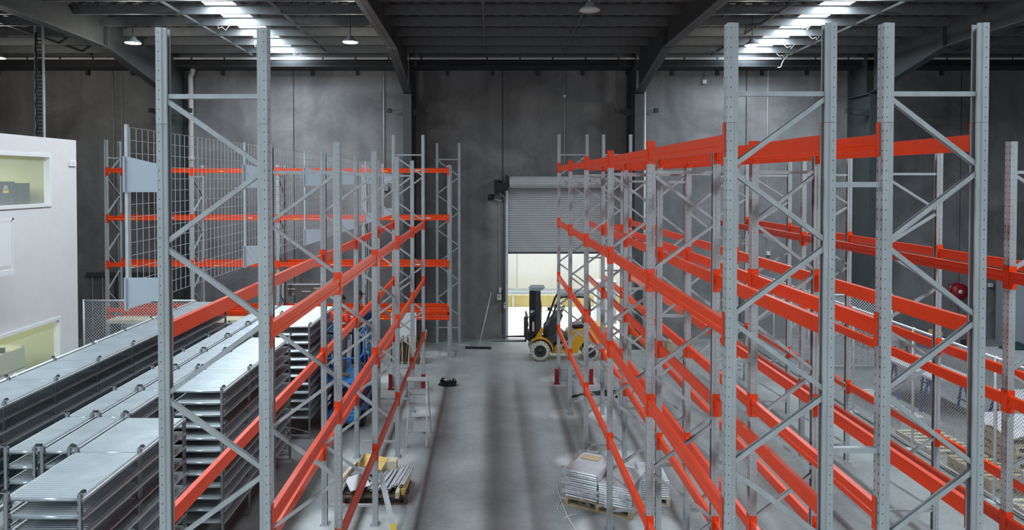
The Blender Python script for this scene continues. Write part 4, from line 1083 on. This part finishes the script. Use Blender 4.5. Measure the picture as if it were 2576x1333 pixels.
def person(loc, rz, label, vest, trousers, cap, reach, turn=0.0, sleeves=True):
    e = empty('person', loc, rz); tag(e, label, 'person')
    # skeleton, facing +x
    hip = 0.93; st = .10
    def V(*a): return tuple(a)
    chains = [[(V(0, 0, .96), (.105, .14)), (V(0, 0, 1.10), (.09, .125)), (V(.01, 0, 1.28), (.105, .155)), (V(0, 0, 1.42), (.075, .13)), (V(.0, 0, 1.50), (.052, .052)), (V(.015, 0, 1.58), (.052, .052))]]
    legs = []; arms = []; fingers = []
    for s in (-1, 1):
        fx = .03*s
        legs.append([(V(0, 0, .96), (.105, .14)), (V(0, s*.09, .86), .088), (V(fx+.015, s*.11, .50), .060), (V(fx, s*.12, .28), .054), (V(fx-.01, s*.12, .09), .040), (V(fx+.13, s*.13, .035), .034)])
        if reach[0 if s < 0 else 1] == 'fold': el = V(.02, s*.26, 1.13); wr = V(.24, s*.12, 1.14)
        elif reach[0 if s < 0 else 1] == 'rail': el = V(.10, s*.25, 1.14); wr = V(.33, s*.22, 1.04)
        else: el = V(-.01, s*.25, 1.13); wr = V(.06, s*.26, .88)
        arms.append([(V(0, 0, 1.42), (.075, .13)), (V(0, s*.17, 1.40), .058), (el, .042), (wr, .028)])
        d = (Vector(wr)-Vector(el)).normalized(); palm = Vector(wr)+d*.07
        arms[-1].append((tuple(palm), (.030, .018)))
        side = d.cross(Vector((0, s, .2))).normalized(); down = d.cross(side).normalized()
        for k, ln in enumerate((.062, .072, .066, .052)):
            b = palm+side*(.021-.014*k); fingers.append([(tuple(b-d*.01), .009), (tuple(b+d*ln*.5), .0085), (tuple(b+d*ln*.85+down*.018), .0075), (tuple(b+d*ln+down*.036), .0065)])
        b = Vector(wr)+d*.035+side*.026; fingers.append([(tuple(b-side*.01), .011), (tuple(b+side*.028+d*.018), .0095), (tuple(b+side*.035+d*.045+down*.01), .008)])
    body = skin_mesh(chains+legs+arms+fingers)
    mb = MB(); head_verts(mb, (.03, 0, 1.67))
    bm = bmesh.new(); bm.from_mesh(body); hm = mb.mesh('h', 'skin'); bm.from_mesh(hm); me = bpy.data.meshes.new('body'); bm.to_mesh(me); bm.free()
    for p in me.polygons: p.use_smooth = True
    me.materials.clear(); me.materials.append(M['skin']); 
    o = bpy.data.objects.new('body', me); C.objects.link(o); o.parent = e
    g = .014
    up = lambda r, a=g: (r[0]+a, r[1]+a) if isinstance(r, tuple) else r+a
    ves = [[(p, up(r, .018)) for p, r in chains[0][:4]]]
    for a in arms: 
        q = Vector(a[1][0]).lerp(Vector(a[2][0]), .75)
        ves.append([(a[0][0], up(a[0][1], .018)), (a[1][0], a[1][1]+.014), (tuple(q), .058)])
    vm = skin_mesh(ves); vm.materials.clear(); vm.materials.append(M[vest]); v = bpy.data.objects.new('hi_vis_shirt', vm); C.objects.link(v); v.parent = e
    m = MB()
    for z, rx, ry in ((1.07, .126, .162), (1.20, .132, .176)):
        m.lathe([(1.0, z-.024), (1.03, z-.024), (1.03, z+.024), (1.0, z+.024)], n=28)
        k = len(m.v)-28*4
        for i in range(k, len(m.v)): x, y, zz = m.v[i]; m.v[i] = (x*rx, y*ry, zz)
    m.build('reflective_band', 'reflective', v)
    tr = [[(p, up(r)) for p, r in l[:5]] for l in legs]
    tm_ = skin_mesh([[(V(0, 0, .96), (.12, .155)), (V(0, 0, 1.06), (.105, .14))]]+tr); tm_.materials.clear(); tm_.materials.append(M[trousers]); t = bpy.data.objects.new('trousers', tm_); C.objects.link(t); t.parent = e
    for l in legs:
        a, f = Vector(l[4][0]), Vector(l[5][0])
        bt = skin_mesh([[(tuple(a+Vector((0, 0, .09))), .056), (tuple(a), .056), (tuple(f+Vector((-.06, 0, .015))), .05), (tuple(f+Vector((.04, 0, .008))), .042)]])
        bt.materials.clear(); bt.materials.append(M['boot_tan']); b = bpy.data.objects.new('boot', bt); C.objects.link(b); b.parent = e
    hc = Vector((.03, 0, 1.67))
    m = MB(); m.lathe([(.0, .132), (.05, .125), (.085, .09), (.102, .045), (.102, .03)], n=20)
    for i in range(len(m.v)): x, y, z = m.v[i]; m.v[i] = (x*1.03, y*.86, z)
    if cap:
        m.prism([(.06, -.07, .035), (.10, -.06, .04), (.18, -.045, .035), (.20, 0, .033), (.18, .045, .035), (.10, .06, .04), (.06, .07, .035)], (0, 0, .008))
        m.build('cap', 'cap_black', e, hc)
    else: m.build('hair', 'cap_black', e, hc)
    m = MB()
    for s in (-1, 1): m.lathe([(0, -.006), (.011, -.006), (.011, .004), (0, .006)], (.088, s*.033, .022), 'X', 8)
    m.build('eyes', 'black', e, hc)
    m = MB(); m.path([(.093, -.025, -.056), (.103, 0, -.054), (.093, .025, -.056)], .005, 5); m.build('mouth', 'red_dark', e, hc)
    return e
person((-3.25, 15.55, 1.055), .95, 'person in a red hi-vis vest standing on the lift with folded forearms', 'hivis', 'trousers', False, ('fold', 'fold'))
person((-3.02, 16.25, 1.055), -.1, 'person in an orange shirt and black cap standing on the lift', 'hivis_orange', 'navy', True, ('rail', 'down'))

# ------------------------------------------------------------------ storage area beyond the fence
def at(px, py, z=0):
    y = (HC-z)*1800/(py-451); return ((px-1231)*y/1800, y)
# boards on trestles
def trestle(x, y, h, label):
    e = empty('trestle', (x, y, 0)); tag(e, label, 'trestle', 'blue trestles under white boards')
    MB().box(-.45, .45, -.035, .035, h-.07, h).build('top_bar', 'blue_trestle', e)
    for sx in (-.38, .38):
        for sy in (-.26, .26): MB().bar((sx, sy*.1, h-.05), (sx+.05*(1 if sx > 0 else -1), sy, 0), .04, .04).build('leg', 'blue_trestle', e)
        MB().bar((sx, -.18, .35), (sx, .18, .35), .025, .03).build('stretcher', 'blue_trestle', e)
for k, (px, py) in enumerate(((2115, 985), (2235, 1040), (2330, 1010), (2420, 1010))):
    pass
TP = [(10.4, 17.6), (10.4, 16.2), (10.9, 14.8), (10.9, 13.8)]
labs = ['blue trestle under the white board, closest to the wall end', 'blue trestle under the white board, second from the wall end', 'blue trestle under the split white board, near the pallet stack', 'blue trestle beside the stack of timber pallets']
for (x, y), l in zip(TP, labs): trestle(x, y, .86, l)
for (x0, x1, y0, y1, l) in ((9.9, 10.9, 15.9, 18.2, 'long white board on the blue trestles beyond the fence'), (10.35, 11.35, 13.5, 15.1, 'shorter white board on the blue trestles by the pallet stack')):
    o = MB().box(x0, x1, y0, y1, .86, .92).build('white_board', 'board_white', bevel=.004); tag(o, l, 'board')
# row of white boxes on floor by the fence
for i in range(6):
    y = 16.9-.36*i; o = MB().box(8.75, 9.25, y, y+.33, .0, .30+.02*(i % 2)).build('white_carton', 'board_white', bevel=.01)
    tag(o, 'pale carton in the row standing along the inside of the fence', 'carton', 'pale cartons along the fence')
    MB().box(8.76, 9.24, y+.14, y+.18, .301+.02*(i % 2), .303+.02*(i % 2)).build('tape', 'wood', o)
# pallet stack with sheet
sx, sy = 9.75, 13.3
for i in range(6): pallet(sx+random.uniform(-.05, .05), sy-.3+random.uniform(-.05, .05), i*.137, 1.15, 1.15, random.uniform(-.08, .08), 'timber pallet in the tall stack under a crumpled white sheet', 'wood_pale' if i % 3 else 'wood', 'timber pallets in the tall stack')
m = MB(); n = 14; vs = []; fs = []
for i in range(n+1):
    for j in range(n+1):
        x, y = -.6+1.2*i/n, -.6+1.2*j/n; ed = max(abs(x), abs(y)); vs.append((x*1.02, y*1.02, .03*math.sin(x*9+y*3)+.03*math.sin(y*11-x*5)+.05-(.10 if ed > .57 else 0)))
for i in range(n):
    for j in range(n): a = i*(n+1)+j; fs.append((a, a+1, a+n+2, a+n+1))
m.smooth = True; m.add(vs, fs); m.add([(x, y, z-.012) for x, y, z in vs], [f[::-1] for f in fs])
o = m.build('plastic_sheet', 'board_white', None, (sx, sy-.3, .90)); tag(o, 'crumpled white plastic sheet over the tall pallet stack', 'plastic sheet')
for i in range(2): pallet(8.98, 12.6-.0, i*.137, 1.0, 1.1, .02, 'timber pallet in the short stack against the fence', 'wood', 'timber pallets against the fence')
pallet(8.98, 11.0, 0, 1.0, 1.3, .0, 'single timber pallet on the floor under the galvanised frames', 'wood_pale')
pallet(8.98, 14.3, 0, .9, 1.2, .05, 'single timber pallet on the floor in front of the tall stack', 'wood_pale')
# galvanised frames lying stacked
for k in range(5):
    e = empty('rack_upright', (9.9, 11.2+.02*k, .14+.085*k), .0); tag(e, 'galvanised upright frame lying flat in the stack beyond the fence', 'rack frame', 'galvanised frames lying in a stack')
    for s in (-.45, .45): MB().box(-1.1, 2.6, s-.035, s+.035, 0, .075).build('post', 'galv_bright', e)
    for q in range(4):
        x = -1.0+.9*q; MB().bar((x, -.42, .04), (x+.45, .42, .04), .03, .03).build('brace', 'galv_bright', e); MB().bar((x+.45, .42, .04), (x+.9, -.42, .04), .03, .03).build('brace', 'galv_bright', e)
for xx in (9.1, 11.9): 
    o = MB().box(xx, xx+.1, 10.7, 11.75, 0, .14).build('timber_bearer', 'wood'); tag(o, 'timber bearer under the galvanised frames, %s' % ('near the fence' if xx < 10 else 'away from the fence'), 'timber')
# flat pallets further back (platform of boards)
for i in range(5):
    x0 = 14.0+i*.62
    o = MB().box(x0, x0+.58, 20.2, 22.2, .10, .16).build('floor_board_pack', 'board_white'); tag(o, 'flat pale board pack on bearers beyond the fence', 'board', 'flat pale board packs')
    MB().box(x0+.1, x0+.48, 20.3, 22.1, 0, .10).build('bearer', 'wood_dark', o)
# hose reel
hx, hz = (2421-1231)/76.3, HC-(735-451)/76.3
e = empty('hose_reel', (hx, 23.75, hz)); tag(e, 'red fire hose reel mounted on the concrete wall', 'hose reel')
MB().lathe([(0, -.14), (.27, -.14), (.27, -.12), (.10, -.12), (.10, .08), (.27, .08), (.27, .10), (0, .10)], n=28, axis='Y').build('drum', 'hose_red', e)
m = MB()
for k in range(4): m.path([((.20)*math.cos(t), -.09+.045*k, .20*math.sin(t)) for t in [2*PI*i/24 for i in range(25)]], .03, 6)
m.build('hose', 'hose_red', e)
MB().lathe([(0, -.15), (.07, -.15), (.07, -.14)], n=16, axis='Y').build('hub', 'white_gloss', e)
m = MB(); m.path([(-.15, -.05, -.15), (-.12, -.1, -.45), (-.02, -.08, -.55), (.03, -.05, -.3)], .02, 6); m.box(-.05, .05, .08, .24, -.1, .1); m.build('hose_tail', 'hose_red', e)
# tall grey cabinet, cupboard with dark things
o = MB().box(16.75, 17.55, 23.0, 23.6, 0, 2.1).build('tall_cabinet', 'cabinet_grey', bevel=.01); tag(o, 'tall pale grey metal cabinet near the hose reel', 'cabinet')
MB().box(16.79, 17.51, 22.98, 23.0, .08, 2.04).build('door', 'plate_blue', o); MB().cbox((16.86, 22.96, 1.15), (.1, .03, .03)).build('handle', 'black', o)
m = MB(); m.box(17.75, 20.2, 21.6, 22.3, 1.62, 1.66); m.box(17.75, 20.2, 21.6, 22.3, .95, .99); m.box(17.75, 20.2, 21.6, 22.3, .30, .34)
for xx in (17.78, 20.15):
    for yy in (21.62, 22.27): m.box(xx-.02, xx+.02, yy-.02, yy+.02, 0, 1.9)
tag(m.build('storage_shelf', 'steel_grey'), 'dark storage shelf crowded with goods at the edge of the picture', 'shelf')
for k, (z, mt, h) in enumerate(((1.66, 'black', .22), (.99, 'blue_trestle', .4), (.34, 'hose_red', .28), (.34, 'black', .5))):
    x0 = 17.85+.35*(k % 2)
    o = MB().box(x0, x0+(1.0 if k < 2 else .5)-.28*(k == 2), 21.65, 22.2, z, z+h).build('storage_crate', mt, bevel=.01)
    tag(o, ['black crate on the top of the dark storage shelf', 'blue crate with white stripes on the storage shelf', 'red crate low on the dark storage shelf', 'black crate low on the dark storage shelf'][k], 'crate')
    if k == 1:
        m = MB()
        for q in range(4): m.box(x0+.03, x0+.9, 21.64, 21.65, z+.05+.09*q, z+.09+.09*q)
        m.build('stripe', 'white_gloss', o)
o = MB().box(13.85, 14.5, 22.6, 23.1, 0, .36).build('tool_crate', 'blue_trestle', bevel=.02); tag(o, 'blue crate of tools on the floor under the hose reel', 'crate')
m = MB(); m.cbox((14.2, 22.8, .45), (.2, .2, .22)); m.cbox((14.4, 22.75, .42), (.1, .1, .18)); m.build('contents', 'wood_yellow', o)
o = MB().lathe([(0, 0), (.22, 0), (.23, .02), (.23, .62), (.20, .66), (0, .66)], n=20).build('white_drum', 'board_white', None, (12.95, 22.9, 0)); tag(o, 'white plastic drum standing by the wall beyond the fence', 'drum')
MB().lathe([(.235, .2), (.24, .2), (.24, .22), (.235, .22)], n=20).build('hoop', 'cabinet_grey', o)
m = MB(); m.smooth = True
m.lathe([(0, .30), (.2, .28), (.38, .16), (.5, .04), (.52, 0)], n=14)
for i in range(len(m.v)): x, y, z = m.v[i]; m.v[i] = (x*1.3+.05*math.sin(y*9), y*.8, z*(1+.3*math.sin(x*5)))
o = m.build('tarpaulin', 'green_bag', None, (16.1, 22.0, 0)); tag(o, 'dark green tarpaulin bundle dumped on the floor by the board packs', 'tarpaulin')
m = MB(); m.cbox((15.6, 23.1, .08), (.5, .3, .16), .3); o = m.build('tool_bag', 'charcoal'); tag(o, 'small dark bag on the floor beside the tall grey cabinet', 'bag')
m = MB(); m.cbox((15.55, 23.05, .2), (.12, .1, .08)); m.build('lid', 'yellow_tag', o)
# red stand behind fence
m = MB()
for x in (0, .35):
    m.bar((x, 0, 0), (x+.12, 0, .55), .04, .04); m.bar((x+.24, 0, 0), (x+.12, 0, .55), .04, .04)
o = m.build('red_trestle', 'hose_red', None, (11.6, 20.6, 0)); tag(o, 'pair of red steel stands beyond the chain link fence', 'stand')
# person-like white bag by door: white sack and carton at the wall foot
o = MB().box(5.55, 5.85, 22.2, 22.5, 0, .32).build('carton', 'wood', bevel=.01); tag(o, 'small brown carton on the floor beyond the forklift', 'carton')
m = MB(); m.smooth = True; m.lathe([(0, .62), (.14, .6), (.24, .4), (.28, .12), (.22, 0)], n=12); o = m.build('white_sack', 'board_white', None, (5.2, 22.5, 0)); tag(o, 'white sack standing on the floor beyond the forklift', 'sack')
